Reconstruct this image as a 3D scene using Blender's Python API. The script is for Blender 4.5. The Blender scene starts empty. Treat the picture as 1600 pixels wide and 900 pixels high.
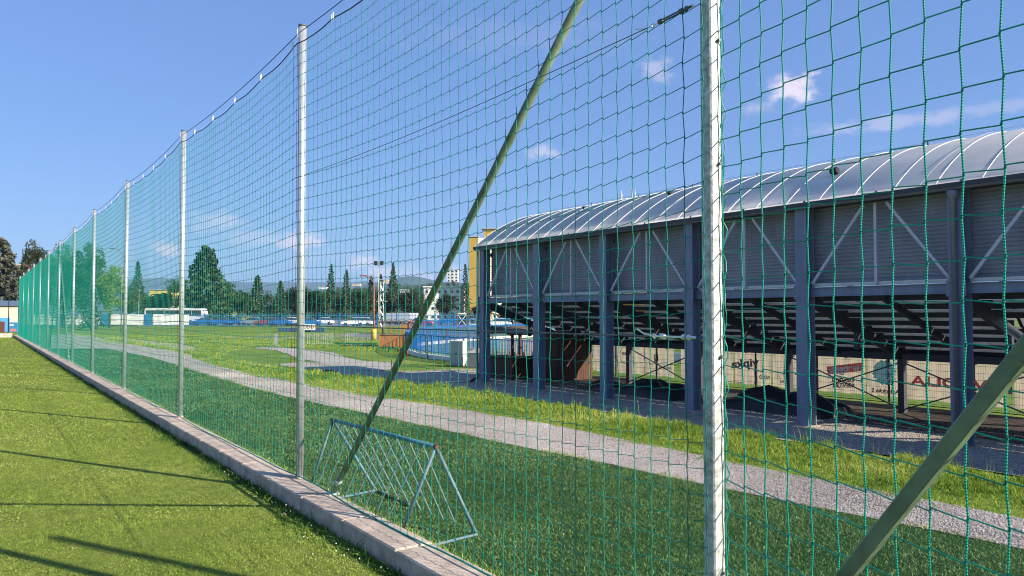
import bpy, bmesh, math, random
import numpy as np
from mathutils import Vector, Matrix, noise
R = math.radians
random.seed(7); RNG = np.random.default_rng(7)
scene = bpy.context.scene
COL = scene.collection

# ---------------------------------------------------------------- camera
CAMZ = 1.9; FPX = 1200.0; YAW = R(34.86); PITCH = R(1.957)
cam_d = bpy.data.cameras.new('camera'); cam = bpy.data.objects.new('camera', cam_d); COL.objects.link(cam)
cam.location = (0, 0, CAMZ); cam.rotation_euler = (math.pi/2 + PITCH, 0, -YAW)
cam_d.sensor_width = 36; cam_d.lens = 27.0; cam_d.clip_start = 0.05; cam_d.clip_end = 30000
scene.camera = cam
CM = cam.rotation_euler.to_matrix()
def ray(px, py):
    return (CM @ Vector(((px-800)/FPX, (450-py)/FPX, -1.0))).normalized()

# ---------------------------------------------------------------- world, sun, exposure
SUN_EL, SUN_AZ = R(27), R(152)          # azimuth measured from +Y towards +X
scene.view_settings.view_transform = 'Standard'; scene.view_settings.look = 'None'
scene.cycles.pixel_filter_type = 'BLACKMAN_HARRIS'; scene.cycles.filter_width = 1.05
scene.view_settings.exposure = 1.13; scene.view_settings.gamma = 1; scene.view_settings.use_curve_mapping = False
world = bpy.data.worlds.new('World'); scene.world = world; world.use_nodes = True
sun_d = bpy.data.lights.new('sun', 'SUN'); sun = bpy.data.objects.new('sun', sun_d); COL.objects.link(sun)
sun_d.energy = 5.0; sun_d.angle = R(0.55); sun_d.color = (1.0, 0.88, 0.72)
sv = Vector((math.sin(SUN_AZ)*math.cos(SUN_EL), math.cos(SUN_AZ)*math.cos(SUN_EL), math.sin(SUN_EL)))
sun.rotation_euler = sv.to_track_quat('Z', 'Y').to_euler(); sun.location = (20, -30, 40)
SKY_STRENGTH = 0.062

def build_world():
    nt = world.node_tree; N = nt.nodes; L = nt.links; N.clear()
    out = N.new('ShaderNodeOutputWorld'); bg = N.new('ShaderNodeBackground'); bg.inputs[1].default_value = SKY_STRENGTH
    sky = N.new('ShaderNodeTexSky'); sky.sky_type = 'NISHITA'; sky.sun_disc = False
    sky.sun_elevation = SUN_EL; sky.sun_rotation = SUN_AZ; sky.air_density = 1.15; sky.dust_density = 0.35; sky.ozone_density = 2.6
    tc = N.new('ShaderNodeTexCoord')
    hs = N.new('ShaderNodeHueSaturation'); hs.inputs['Hue'].default_value = 0.513; hs.inputs['Saturation'].default_value = 1.12
    hs.inputs['Value'].default_value = 1.22
    L.new(sky.outputs[0], hs.inputs['Color'])
    nz = N.new('ShaderNodeTexNoise'); nz.inputs['Scale'].default_value = 30; nz.inputs['Detail'].default_value = 9; nz.inputs['Roughness'].default_value = .64
    mp = N.new('ShaderNodeMapping'); mp.inputs['Scale'].default_value = (1, 1, 1.7)
    L.new(tc.outputs['Generated'], mp.inputs[0]); L.new(mp.outputs[0], nz.inputs['Vector'])
    clouds = [(1240,140,42,22,1.0),(1185,168,30,10,.35),(848,238,30,14,.45),(1025,112,26,20,.3),(462,378,42,17,1.1),(350,345,55,18,.35),
              (400,372,60,14,.3),(262,391,26,13,.9),(572,405,30,17,1.3),(592,424,28,18,1.1),(640,426,34,14,.75),(668,430,34,14,.8),(1400,192,130,12,.28),(1530,172,110,9,.18),
              (800,60,200,30,.06),(500,400,60,14,.2),(700,420,26,12,.6)]
    acc = None
    for (px, py, wx, wz, s) in clouds:
        d = ray(px, py)
        sub = N.new('ShaderNodeVectorMath'); sub.operation = 'SUBTRACT'; sub.inputs[1].default_value = d
        mul = N.new('ShaderNodeVectorMath'); mul.operation = 'MULTIPLY'; mul.inputs[1].default_value = (FPX/wx, FPX/wx, FPX/wz)
        ln = N.new('ShaderNodeVectorMath'); ln.operation = 'LENGTH'
        L.new(tc.outputs['Generated'], sub.inputs[0]); L.new(sub.outputs[0], mul.inputs[0]); L.new(mul.outputs[0], ln.inputs[0])
        a = N.new('ShaderNodeMath'); a.operation = 'MULTIPLY_ADD'; a.inputs[1].default_value = 3.4; a.inputs[2].default_value = -1.0
        L.new(nz.outputs['Fac'], a.inputs[0])
        b = N.new('ShaderNodeMath'); b.operation = 'SUBTRACT'; L.new(a.outputs[0], b.inputs[0]); L.new(ln.outputs['Value'], b.inputs[1])
        mr = N.new('ShaderNodeMapRange'); mr.interpolation_type = 'SMOOTHSTEP'; mr.inputs['From Min'].default_value = -.45; mr.inputs['From Max'].default_value = .55
        mr.inputs['To Max'].default_value = min(1, s*1.25); L.new(b.outputs[0], mr.inputs['Value'])
        if acc is None: acc = mr.outputs[0]
        else:
            m = N.new('ShaderNodeMath'); m.operation = 'MAXIMUM'; L.new(acc, m.inputs[0]); L.new(mr.outputs[0], m.inputs[1]); acc = m.outputs[0]
    mix = N.new('ShaderNodeMix'); mix.data_type = 'RGBA'; mix.inputs['B'].default_value = (7.6, 6.8, 7.5, 1)
    mx = N.new('ShaderNodeMath'); mx.operation = 'MULTIPLY'; mx.inputs[1].default_value = .9; L.new(acc, mx.inputs[0])
    tn = N.new('ShaderNodeMix'); tn.data_type = 'RGBA'; tn.blend_type = 'MULTIPLY'; tn.inputs['Factor'].default_value = 1; tn.inputs['B'].default_value = (.72,.92,1.12,1)
    L.new(hs.outputs[0], tn.inputs['A'])
    bl = N.new('ShaderNodeMix'); bl.data_type = 'RGBA'; bl.inputs['Factor'].default_value = .62; bl.inputs['B'].default_value = (1.36,2.50,5.35,1)
    L.new(tn.outputs['Result'], bl.inputs['A'])
    L.new(mx.outputs[0], mix.inputs['Factor']); L.new(bl.outputs['Result'], mix.inputs['A'])
    L.new(mix.outputs['Result'], bg.inputs[0]); L.new(bg.outputs[0], out.inputs[0])
build_world()

# ---------------------------------------------------------------- terrain
def sstep(a, b, x):
    t = min(1, max(0, (x-a)/(b-a))); return t*t*(3-2*t)
def crest(y): return 9.3 - 1.2*sstep(14, 30, y)
def ter(x, y):
    if x < 2.70: z = 0.0
    else:
        z = 0.10
        c = crest(y)
        z -= 1.0*sstep(c, c+4.2, x)
        z += .0*sstep(c-2.2, c-.9, x)*(1-sstep(c-.2, c+1.5, x))*sstep(-6, 4, y)
    d = math.hypot(x, y)
    w = sstep(58, 115, d)
    z = z*(1-w) + (-0.2)*w
    return z
def G(px, py, off=0.0):
    """ground point seen at a pixel of the 1600x900 photograph"""
    d = ray(px, py); o = Vector((0, 0, CAMZ)); t = 1.0
    while t < 4000:
        p = o + d*t
        if p.z <= ter(p.x, p.y) + off: break
        t += max(.02, (p.z - ter(p.x, p.y) - off)*0.6)
    p = o + d*t; p.z = ter(p.x, p.y) + off
    return p
SY, CY = math.sin(YAW), math.cos(YAW)
def F(px, D):
    r = (px-800)/FPX*D
    return (r*CY + D*SY, D*CY - r*SY)
def ZP(py, D): return CAMZ + (491-py)/FPX*D       # height seen at a row for a given depth

# ---------------------------------------------------------------- materials
def nodes(m):
    m.use_nodes = True; nt = m.node_tree; return nt, nt.nodes, nt.links, nt.nodes['Principled BSDF']
def mat(name, c, rough=.6, metal=0, var=.12, scale=8, bump=0, bscale=40, spec=.4, detail=5, c2=None, stretch=None, transl=0):
    m = bpy.data.materials.new(name); nt, N, L, P = nodes(m)
    P.inputs['Roughness'].default_value = rough; P.inputs['Metallic'].default_value = metal
    P.inputs['Specular IOR Level'].default_value = spec
    tc = N.new('ShaderNodeTexCoord'); src = tc.outputs['Object']
    if stretch:
        mp = N.new('ShaderNodeMapping'); mp.inputs['Scale'].default_value = stretch; L.new(src, mp.inputs[0]); src = mp.outputs[0]
    nz = N.new('ShaderNodeTexNoise'); nz.inputs['Scale'].default_value = scale; nz.inputs['Detail'].default_value = detail; nz.inputs['Roughness'].default_value = .62
    L.new(src, nz.inputs['Vector'])
    cr = N.new('ShaderNodeValToRGB'); cr.color_ramp.elements[0].position = .32; cr.color_ramp.elements[1].position = .68
    lo = tuple(v*(1-var) for v in c) if c2 is None else c
    hi = tuple(min(1, v*(1+var)) for v in c) if c2 is None else c2
    cr.color_ramp.elements[0].color = (*lo, 1); cr.color_ramp.elements[1].color = (*hi, 1)
    L.new(nz.outputs['Fac'], cr.inputs[0]); L.new(cr.outputs[0], P.inputs['Base Color'])
    if bump:
        n2 = N.new('ShaderNodeTexNoise'); n2.inputs['Scale'].default_value = bscale; n2.inputs['Detail'].default_value = 4
        L.new(src, n2.inputs['Vector'])
        bp = N.new('ShaderNodeBump'); bp.inputs['Strength'].default_value = bump; bp.inputs['Distance'].default_value = .01
        L.new(n2.outputs['Fac'], bp.inputs['Height']); L.new(bp.outputs[0], P.inputs['Normal'])
    if transl:
        out = N['Material Output']; tr = N.new('ShaderNodeBsdfTranslucent'); ms = N.new('ShaderNodeMixShader'); ms.inputs[0].default_value = transl
        L.new(cr.outputs[0], tr.inputs[0]); L.new(P.outputs[0], ms.inputs[1]); L.new(tr.outputs[0], ms.inputs[2]); L.new(ms.outputs[0], out.inputs[0])
    return m
def leaf_mat(name, cols, transl=.3, rough=.6, patch=1.6):
    m = bpy.data.materials.new(name); nt, N, L, P = nodes(m)
    P.inputs['Roughness'].default_value = rough; P.inputs['Specular IOR Level'].default_value = .25
    g = N.new('ShaderNodeNewGeometry'); cr = N.new('ShaderNodeValToRGB'); E = cr.color_ramp.elements
    E[0].color = (*cols[0], 1); E[1].color = (*cols[-1], 1)
    for i in range(1, len(cols)-1):
        e = E.new(i/(len(cols)-1)); e.color = (*cols[i], 1)
    nz = N.new('ShaderNodeTexNoise'); nz.inputs['Scale'].default_value = .55; nz.inputs['Detail'].default_value = 4; L.new(g.outputs['Position'], nz.inputs['Vector'])
    a = N.new('ShaderNodeMath'); a.operation = 'MULTIPLY_ADD'; a.inputs[1].default_value = .55
    b = N.new('ShaderNodeMath'); b.operation = 'MULTIPLY_ADD'; b.inputs[1].default_value = patch; b.inputs[2].default_value = .22 - .5*patch
    L.new(nz.outputs['Fac'], b.inputs[0]); L.new(g.outputs['Random Per Island'], a.inputs[0]); L.new(b.outputs[0], a.inputs[2])
    L.new(a.outputs[0], cr.inputs[0]); L.new(cr.outputs[0], P.inputs['Base Color'])
    out = N['Material Output']; tr = N.new('ShaderNodeBsdfTranslucent'); ms = N.new('ShaderNodeMixShader'); ms.inputs[0].default_value = transl
    L.new(cr.outputs[0], tr.inputs[0]); L.new(P.outputs[0], ms.inputs[1]); L.new(tr.outputs[0], ms.inputs[2]); L.new(ms.outputs[0], out.inputs[0])
    return m
def ground_mat(name, stops, fine=60, coarse=.35, bump=.6, bscale=None, mid=4, rough=.95, fine_amt=.5, mid_amt=.35, co_amt=.6):
    """colour ramp driven by three octaves of world-position noise"""
    m = bpy.data.materials.new(name); nt, N, L, P = nodes(m)
    P.inputs['Roughness'].default_value = rough; P.inputs['Specular IOR Level'].default_value = .15
    g = N.new('ShaderNodeNewGeometry')
    def nz(s, d=3):
        n = N.new('ShaderNodeTexNoise'); n.inputs['Scale'].default_value = s; n.inputs['Detail'].default_value = d; L.new(g.outputs['Position'], n.inputs['Vector']); return n.outputs['Fac']
    f, mi, co = nz(fine, 4), nz(mid, 4), nz(coarse, 3)
    def ma(x, k, y):
        n = N.new('ShaderNodeMath'); n.operation = 'MULTIPLY_ADD'; L.new(x, n.inputs[0]); n.inputs[1].default_value = k
        if isinstance(y, float): n.inputs[2].default_value = y
        else: L.new(y, n.inputs[2])
        return n.outputs[0]
    tot = fine_amt + mid_amt + co_amt
    v = ma(f, fine_amt*1.9, ma(mi, mid_amt*1.9, ma(co, co_amt*1.9, .5 - tot*.95)))
    cr = N.new('ShaderNodeValToRGB'); E = cr.color_ramp.elements
    E[0].position = stops[0][0]; E[0].color = (*stops[0][1], 1); E[1].position = stops[-1][0]; E[1].color = (*stops[-1][1], 1)
    for p, c in stops[1:-1]:
        e = E.new(p); e.color = (*c, 1)
    L.new(v, cr.inputs[0]); L.new(cr.outputs[0], P.inputs['Base Color'])
    bp = N.new('ShaderNodeBump'); bp.inputs['Strength'].default_value = bump; bp.inputs['Distance'].default_value = .02
    L.new(nz(bscale or fine, 3), bp.inputs['Height']); L.new(bp.outputs[0], P.inputs['Normal'])
    return m
def plank_mat(name, c, per=.1, axis='X', var=.25):
    m = mat(name, c, .75, var=var, scale=3, bump=.3, stretch=(6, 6, .6))
    return m
def glass_mat(name, c=(.03, .04, .05)):
    m = bpy.data.materials.new(name); nt, N, L, P = nodes(m); P.inputs['Base Color'].default_value = (*c, 1)
    P.inputs['Roughness'].default_value = .08; P.inputs['Specular IOR Level'].default_value = .8
    nz = N.new('ShaderNodeTexNoise'); nz.inputs['Scale'].default_value = 3; mr = N.new('ShaderNodeMapRange'); mr.inputs['To Min'].default_value = .05; mr.inputs['To Max'].default_value = .2
    L.new(nz.outputs['Fac'], mr.inputs['Value']); L.new(mr.outputs[0], P.inputs['Roughness'])
    return m

M = {}
M['grass'] = ground_mat('meadow_grass', [(.1, (.06,.11,.012)), (.45, (.12,.19,.022)), (.7, (.18,.23,.035)), (.95, (.30,.27,.11))], fine=22, mid=2.2, coarse=.18, bump=.9)
M['lawn'] = ground_mat('lawn_soil', [(.1, (.055,.085,.012)), (.5, (.15,.20,.03)), (.9, (.30,.31,.08))], fine=70, mid=5, coarse=.6, bump=1.0, co_amt=.15, fine_amt=.8)
M['turf'] = ground_mat('turf_mat', [(.1, (.008,.03,.008)), (.5, (.026,.085,.024)), (.9, (.07,.16,.05))], fine=110, mid=7, coarse=.5, bump=1.0, fine_amt=.8, mid_amt=.25, co_amt=.25)
M['pathg'] = ground_mat('pale_gravel', [(.05, (.13,.115,.10)), (.5, (.36,.33,.30)), (.9, (.56,.53,.49))], fine=85, mid=9, coarse=.5, bump=1.0, fine_amt=.9, mid_amt=.25, co_amt=.25)
M['yardg'] = ground_mat('yard_gravel', [(.05, (.10,.09,.075)), (.5, (.31,.28,.245)), (.92, (.58,.53,.46))], fine=45, mid=6, coarse=.4, bump=1.0, fine_amt=.9, mid_amt=.3, co_amt=.3)
M['pitch'] = ground_mat('pitch_grass', [(.1, (.05,.11,.015)), (.5, (.10,.18,.025)), (.9, (.15,.21,.04))], fine=20, mid=2, coarse=.2)
M['asphalt'] = ground_mat('asphalt', [(.1, (.10,.10,.105)), (.5, (.17,.17,.17)), (.9, (.24,.235,.23))], fine=30, mid=3, coarse=.15, bump=.3)
M['track'] = ground_mat('pale_green_track', [(.1, (.13,.26,.18)), (.5, (.18,.33,.23)), (.9, (.23,.38,.28))], fine=20, mid=2, coarse=.2, bump=.2)
M['soil'] = ground_mat('dark_soil', [(.1, (.02,.016,.013)), (.5, (.055,.045,.036)), (.9, (.12,.10,.08))], fine=25, mid=4, coarse=.5, fine_amt=.8)
M['concrete'] = mat('kerb_concrete', (.46,.385,.315), .95, var=.3, scale=5, bump=.9, bscale=90, spec=.2, detail=9)
M['galv'] = mat('galvanised_steel', (.52,.55,.57), .42, metal=.55, var=.22, scale=16, bump=.15, spec=.5, stretch=(1,1,.35))
M['galv_brace'] = mat('galvanised_brace', (.14,.20,.13), .5, metal=.1, var=.3, scale=9, detail=9, bump=.1)
M['galv_bright'] = mat('bright_zinc', (.45,.47,.45), .55, metal=.2, var=.45, scale=26, bump=.4, bscale=50, detail=8)
M['wire'] = mat('steel_wire', (.10,.13,.14), .5, metal=.4)
M['rope'] = mat('dark_rope', (.02,.05,.055), .8)
M['clip'] = mat('clip_white', (.75,.75,.72), .4)
M['chrome'] = mat('zinc_chrome', (.75,.76,.78), .22, metal=.9, var=.1)
M['steelblue'] = mat('painted_steel', (.17,.205,.28), .45, var=.16, scale=5, bump=.06, detail=9, stretch=(1,1,.25))
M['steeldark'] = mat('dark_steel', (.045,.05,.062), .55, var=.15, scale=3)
M['panel'] = mat('grey_cladding', (.25,.265,.30), .5, var=.14, scale=2.2, detail=8, stretch=(1,1,.3))
M['galvstrip'] = mat('light_flashing', (.50,.50,.48), .45, metal=.3, var=.15)
M['bracegrey'] = mat('brace_grey', (.50,.52,.57), .45, var=.1)
M['lip'] = mat('pale_tread_lip', (.75,.75,.75), .5, var=.2)  # pale tone imitates light showing between the seating boards
M['zinc_grey'] = mat('gutter_grey', (.20,.21,.23), .4, metal=.3, var=.1)
M['sheetwhite'] = mat('white_tarpaulin', (.80,.80,.80), .6, var=.03)
M['cabgrey'] = mat('cabinet_grey', (.40,.41,.41), .5, var=.06)
M['white'] = mat('white_paint', (.66,.66,.65), .5, var=.05)
M['offwhite'] = mat('off_white', (.62,.61,.58), .6, var=.08)
M['rackblue'] = mat('rack_paint', (.05,.16,.23), .5, var=.4, scale=30)
M['rackpale'] = mat('rack_worn_paint', (.05,.19,.29), .55, c2=(.17,.20,.17), scale=22)
M['greenpaint'] = mat('green_paint', (.03,.16,.06), .6)
M['rust'] = mat('rusty_metal', (.10,.05,.03), .8, var=.4, scale=25)
M['blue'] = mat('blue_paint', (.012,.13,.42), .5, var=.1)
M['bluepale'] = mat('blue_fence_paint', (.05,.24,.48), .5, var=.15)
M['bluecloth'] = mat('blue_banner', (.03,.17,.38), .7, var=.15)
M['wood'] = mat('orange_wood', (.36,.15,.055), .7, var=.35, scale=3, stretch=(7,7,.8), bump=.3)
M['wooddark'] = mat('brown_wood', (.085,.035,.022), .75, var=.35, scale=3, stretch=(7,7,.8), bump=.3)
M['roofbrown'] = mat('brown_roofing', (.10,.065,.05), .7, var=.2)
M['tarp'] = mat('black_tarpaulin', (.020,.021,.024), .5, var=.3, scale=3, bump=1.0, bscale=5)
M['red'] = mat('red_paint', (.48,.035,.03), .5, var=.1)
M['redbrown'] = mat('red_brown_pole', (.28,.07,.045), .6, var=.1)
M['yellow'] = mat('yellow_paint', (.62,.42,.05), .6, var=.1)
M['bannerc'] = mat('banner_cloth', (.55,.47,.36), .8, var=.10, scale=2.5, transl=.62)
M['print_red'] = mat('print_red', (.92,.36,.32), .8, var=.05, transl=.4)
M['print_black'] = mat('print_black', (.05,.045,.045), .8, var=.08, transl=.3)
M['print_grey'] = mat('print_grey', (.34,.29,.33), .8, var=.08, transl=.4)
M['print_blue'] = mat('print_blue', (.22,.55,.78), .8, var=.12, transl=.55)
M['print_white'] = mat('print_white', (.95,.93,.90), .8, var=.01)
M['ochre'] = mat('ochre_render', (.40,.27,.055), .9, var=.08, scale=.4)
M['beige'] = mat('beige_render', (.55,.50,.38), .9, var=.06, scale=.4)
M['cream'] = mat('cream_render', (.50,.43,.36), .9, var=.05, scale=.5)
M['blueroof'] = mat('blue_roof', (.05,.09,.17), .6)
M['greyroof'] = mat('grey_roof', (.32,.34,.38), .6)
M['brick'] = mat('brown_hoarding', (.16,.06,.05), .8, var=.3)
M['glass'] = glass_mat('dark_glass'); M['rubber'] = mat('tyre_rubber', (.02,.02,.02), .8)
M['yellowbush'] = leaf_mat('yellow_leaves', [(.28,.26,.03), (.45,.40,.04), (.6,.52,.07)], .3)
M['hill'] = mat('hill_forest', (.035,.06,.035), .95, var=.3, scale=.004)
M['bark'] = mat('bark', (.11,.08,.06), .9, var=.3)
M['lamp_glass'] = mat('lamp_lens', (.7,.7,.7), .3)
M['conif'] = leaf_mat('conifer_needles', [(.014,.036,.012), (.038,.078,.024), (.08,.135,.045)], .12)
M['spruceg'] = leaf_mat('grey_spruce_needles', [(.035,.045,.03), (.085,.095,.065), (.15,.16,.115)], .12)
M['spruceb'] = leaf_mat('blue_spruce_needles', [(.03,.06,.055), (.06,.11,.10), (.10,.17,.15)], .12)
M['decid'] = leaf_mat('broad_leaves', [(.016,.042,.010), (.048,.10,.022), (.11,.18,.04)], .25)
M['decdark'] = leaf_mat('dark_broad_leaves', [(.010,.018,.010), (.022,.038,.016), (.045,.06,.025)], .15)
M['decbrown'] = leaf_mat('olive_leaves', [(.018,.028,.008), (.045,.058,.018), (.085,.095,.03)], .2)
M['decyel'] = leaf_mat('fresh_yellow_green_leaves', [(.10,.17,.015), (.20,.30,.03), (.36,.40,.05)], .4)
M['blade'] = leaf_mat('lawn_blades', [(.08,.15,.018), (.20,.33,.035), (.39,.50,.08), (.80,.76,.32)], .30, patch=.75)
M['tallblade'] = leaf_mat('tall_grass_blades', [(.05,.12,.012), (.17,.28,.03), (.30,.38,.055), (.46,.46,.15)], .32)
M['weed'] = leaf_mat('kerbside_leaves', [(.02,.06,.012), (.05,.12,.02), (.10,.20,.03), (.22,.32,.06)], .25)
M['turfblade'] = leaf_mat('turf_fibres', [(.010,.035,.010), (.034,.095,.025), (.085,.18,.048), (.20,.31,.11), (.38,.44,.24)], .12, .45, .8)
M['clover'] = mat('clover_white', (.75,.72,.66), .7)

def net_mat(name, c, c2, wave=0):
    m = bpy.data.materials.new(name); nt, N, L, P = nodes(m)
    P.inputs['Roughness'].default_value = .45; P.inputs['Specular IOR Level'].default_value = .5
    g = N.new('ShaderNodeNewGeometry')
    if wave:
        w = N.new('ShaderNodeTexWave'); w.bands_direction = 'Z'; w.inputs['Scale'].default_value = wave; w.inputs['Distortion'].default_value = 1.0
        w.inputs['Detail Scale'].default_value = 3; L.new(g.outputs['Position'], w.inputs['Vector']); src = w.outputs['Fac']
    else:
        w = N.new('ShaderNodeTexNoise'); w.inputs['Scale'].default_value = 6; L.new(g.outputs['Position'], w.inputs['Vector']); src = w.outputs['Fac']
    cr = N.new('ShaderNodeValToRGB'); cr.color_ramp.elements[0].position = .3; cr.color_ramp.elements[1].position = .7
    cr.color_ramp.elements[0].color = (*c, 1); cr.color_ramp.elements[1].color = (*c2, 1)
    L.new(src, cr.inputs[0]); L.new(cr.outputs[0], P.inputs['Base Color'])
    out = N['Material Output']; tr = N.new('ShaderNodeBsdfTranslucent'); ms = N.new('ShaderNodeMixShader'); ms.inputs[0].default_value = .5
    L.new(cr.outputs[0], tr.inputs[0]); L.new(P.outputs[0], ms.inputs[1]); L.new(tr.outputs[0], ms.inputs[2]); L.new(ms.outputs[0], out.inputs[0])
    return m
M['net'] = net_mat('green_cord', (.0,.29,.23), (.0,.46,.37))
M['netv'] = net_mat('green_braid', (.0,.22,.18), (.03,.62,.50), wave=32)
def roof_mat():
    m = mat('polycarbonate_sheet', (.80,.80,.81), .7, var=.07, scale=1.2, spec=.2, transl=.5, detail=8); return m
M['poly'] = roof_mat()

# ---------------------------------------------------------------- mesh helpers
def link(name, me, m, parent=None, smooth=False, kind=None):
    o = bpy.data.objects.new(name, me); COL.objects.link(o)
    if m is not None and not me.materials: me.materials.append(m)
    if parent is not None: o.parent = parent
    if smooth: me.polygons.foreach_set('use_smooth', [True]*len(me.polygons))
    if kind: o['kind'] = kind
    return o
def tag(o, label, cat, group=None):
    o['label'] = label; o['category'] = cat
    if group: o['group'] = group
    return o
def thing(name, label, cat, loc=(0,0,0), rz=0, group=None):
    o = bpy.data.objects.new(name, None); COL.objects.link(o); o.location = loc; o.rotation_euler = (0,0,rz); o.empty_display_size = .3
    return tag(o, label, cat, group)
def np_mesh(name, V, Fq):
    V = np.asarray(V, np.float32).reshape(-1,3); Fq = np.asarray(Fq, np.int32); k = Fq.shape[1]
    me = bpy.data.meshes.new(name); me.vertices.add(len(V)); me.vertices.foreach_set('co', V.ravel())
    me.loops.add(Fq.size); me.loops.foreach_set('vertex_index', Fq.ravel())
    me.polygons.add(len(Fq)); me.polygons.foreach_set('loop_start', np.arange(0, Fq.size, k, dtype=np.int32))
    me.update(calc_edges=True); me.validate(); return me
class MB:
    def __init__(s): s.v = []; s.f = []
    def add(s, vs, fs):
        b = len(s.v); s.v += [tuple(v) for v in vs]; s.f += [tuple(b+i for i in f) for f in fs]; return s
    def box(s, x0, x1, y0, y1, z0, z1):
        vs = [(x,y,z) for x in (x0,x1) for y in (y0,y1) for z in (z0,z1)]
        return s.add(vs, [(0,1,3,2),(4,6,7,5),(0,4,5,1),(2,3,7,6),(0,2,6,4),(1,5,7,3)])
    def beam(s, a, b, w, h, up=(0,0,1)):
        a, b = Vector(a), Vector(b); d = (b-a).normalized(); u = Vector(up)
        if abs(d.dot(u)) > .98: u = Vector((1,0,0))
        sd = d.cross(u).normalized(); u = sd.cross(d).normalized(); sd *= w/2; u *= h/2
        vs = [p + i*sd + j*u for p in (a,b) for i,j in ((-1,-1),(1,-1),(1,1),(-1,1))]
        return s.add(vs, [(0,1,2,3),(7,6,5,4),(0,4,5,1),(1,5,6,2),(2,6,7,3),(3,7,4,0)])
    def tube(s, pts, r, n=8, cap=True):
        pts = [Vector(p) for p in pts]; rs = r if isinstance(r, (list,tuple)) else [r]*len(pts); rings = []; prev = None; vs = []
        for i, p in enumerate(pts):
            d = (pts[min(i+1,len(pts)-1)] - pts[max(i-1,0)]).normalized()
            if prev is None:
                u = Vector((0,0,1)) if abs(d.z) < .9 else Vector((1,0,0)); u = (u - d*u.dot(d)).normalized()
            else: u = (prev - d*prev.dot(d)).normalized()
            prev = u; w = d.cross(u)
            vs += [p + (u*math.cos(2*math.pi*k/n) + w*math.sin(2*math.pi*k/n))*rs[i] for k in range(n)]
        fs = [(i*n+k, i*n+(k+1)%n, (i+1)*n+(k+1)%n, (i+1)*n+k) for i in range(len(pts)-1) for k in range(n)]
        if cap: fs += [tuple(range(n-1,-1,-1)), tuple((len(pts)-1)*n+k for k in range(n))]
        return s.add(vs, fs)
    def quad(s, a, b, c, d): return s.add([a,b,c,d], [(0,1,2,3)])
    def prism(s, prof, y0, y1):
        """profile of (x,z) extruded along y"""
        n = len(prof); vs = [(x,y0,z) for x,z in prof] + [(x,y1,z) for x,z in prof]
        return s.add(vs, [(i,(i+1)%n,n+(i+1)%n,n+i) for i in range(n)] + [tuple(range(n-1,-1,-1)), tuple(range(n,2*n))])
    def build(s, name, m, parent=None, smooth=False, bevel=0, kind=None):
        me = bpy.data.meshes.new(name); me.from_pydata(s.v, [], s.f)
        bm = bmesh.new(); bm.from_mesh(me); bmesh.ops.recalc_face_normals(bm, faces=bm.faces)
        if bevel: bmesh.ops.bevel(bm, geom=bm.edges[:], offset=bevel, segments=1, affect='EDGES', clamp_overlap=True)
        bm.to_mesh(me); bm.free(); me.update()
        o = link(name, me, m, parent, False, kind)
        if smooth:
            for p in me.polygons: p.use_smooth = len(p.vertices) == 4
        return o
def copy_tree(o, parent=None):
    c = o.copy(); COL.objects.link(c); c.parent = parent
    for ch in [x for x in bpy.data.objects if x.parent == o]: copy_tree(ch, c)
    return c
def text(s, size, m, parent, origin, xdir, ydir, name='lettering', depth=.004, align='CENTER', bold=0):
    cu = bpy.data.curves.new('t', 'FONT'); cu.body = s; cu.size = size; cu.extrude = depth; cu.align_x = align; cu.align_y = 'CENTER'; cu.offset = bold
    to = bpy.data.objects.new('t', cu); COL.objects.link(to); dg = bpy.context.evaluated_depsgraph_get()
    me = bpy.data.meshes.new_from_object(to.evaluated_get(dg)); bpy.data.objects.remove(to)
    x, y = Vector(xdir).normalized(), Vector(ydir).normalized(); z = x.cross(y)
    me.transform(Matrix(((x.x,y.x,z.x,origin[0]),(x.y,y.y,z.y,origin[1]),(x.z,y.z,z.z,origin[2]),(0,0,0,1))))
    me.materials.clear(); return link(name, me, m, parent)

# ---------------------------------------------------------------- ground sheets
def ground():
    xs = sorted(set([-9000,-4000,-1500,-600,-250,-120,-70,-40,-20,-8,0,2.0,2.69,2.71] + [2.9+i*.35 for i in range(60)] + [24,26,28,31,35,40,46,54,64,76,90,110,140,180,250,400,800,1600,4000,9000]))
    ys = sorted(set([-3000,-1000,-300,-100,-40,-20,-12] + [-8+i*1.0 for i in range(70)] + [64,68,73,79,86,94,104,116,130,150,180,230,320,500,900,1800,4000,9000]))
    V = [(x,y,ter(x,y)-.012) for x in xs for y in ys]; n = len(ys)
    Fq = [(i*n+j,(i+1)*n+j,(i+1)*n+j+1,i*n+j+1) for i in range(len(xs)-1) for j in range(n-1)]
    me = np_mesh('ground', V, Fq); link('ground', me, M['grass'], None, True, 'structure')
ground()
def wob(x, y, s, a): return a*noise.noise(Vector((x*s, y*s, 3.1))) + .5*a*noise.noise(Vector((x*s*3, y*s*3, 7.7)))
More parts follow.
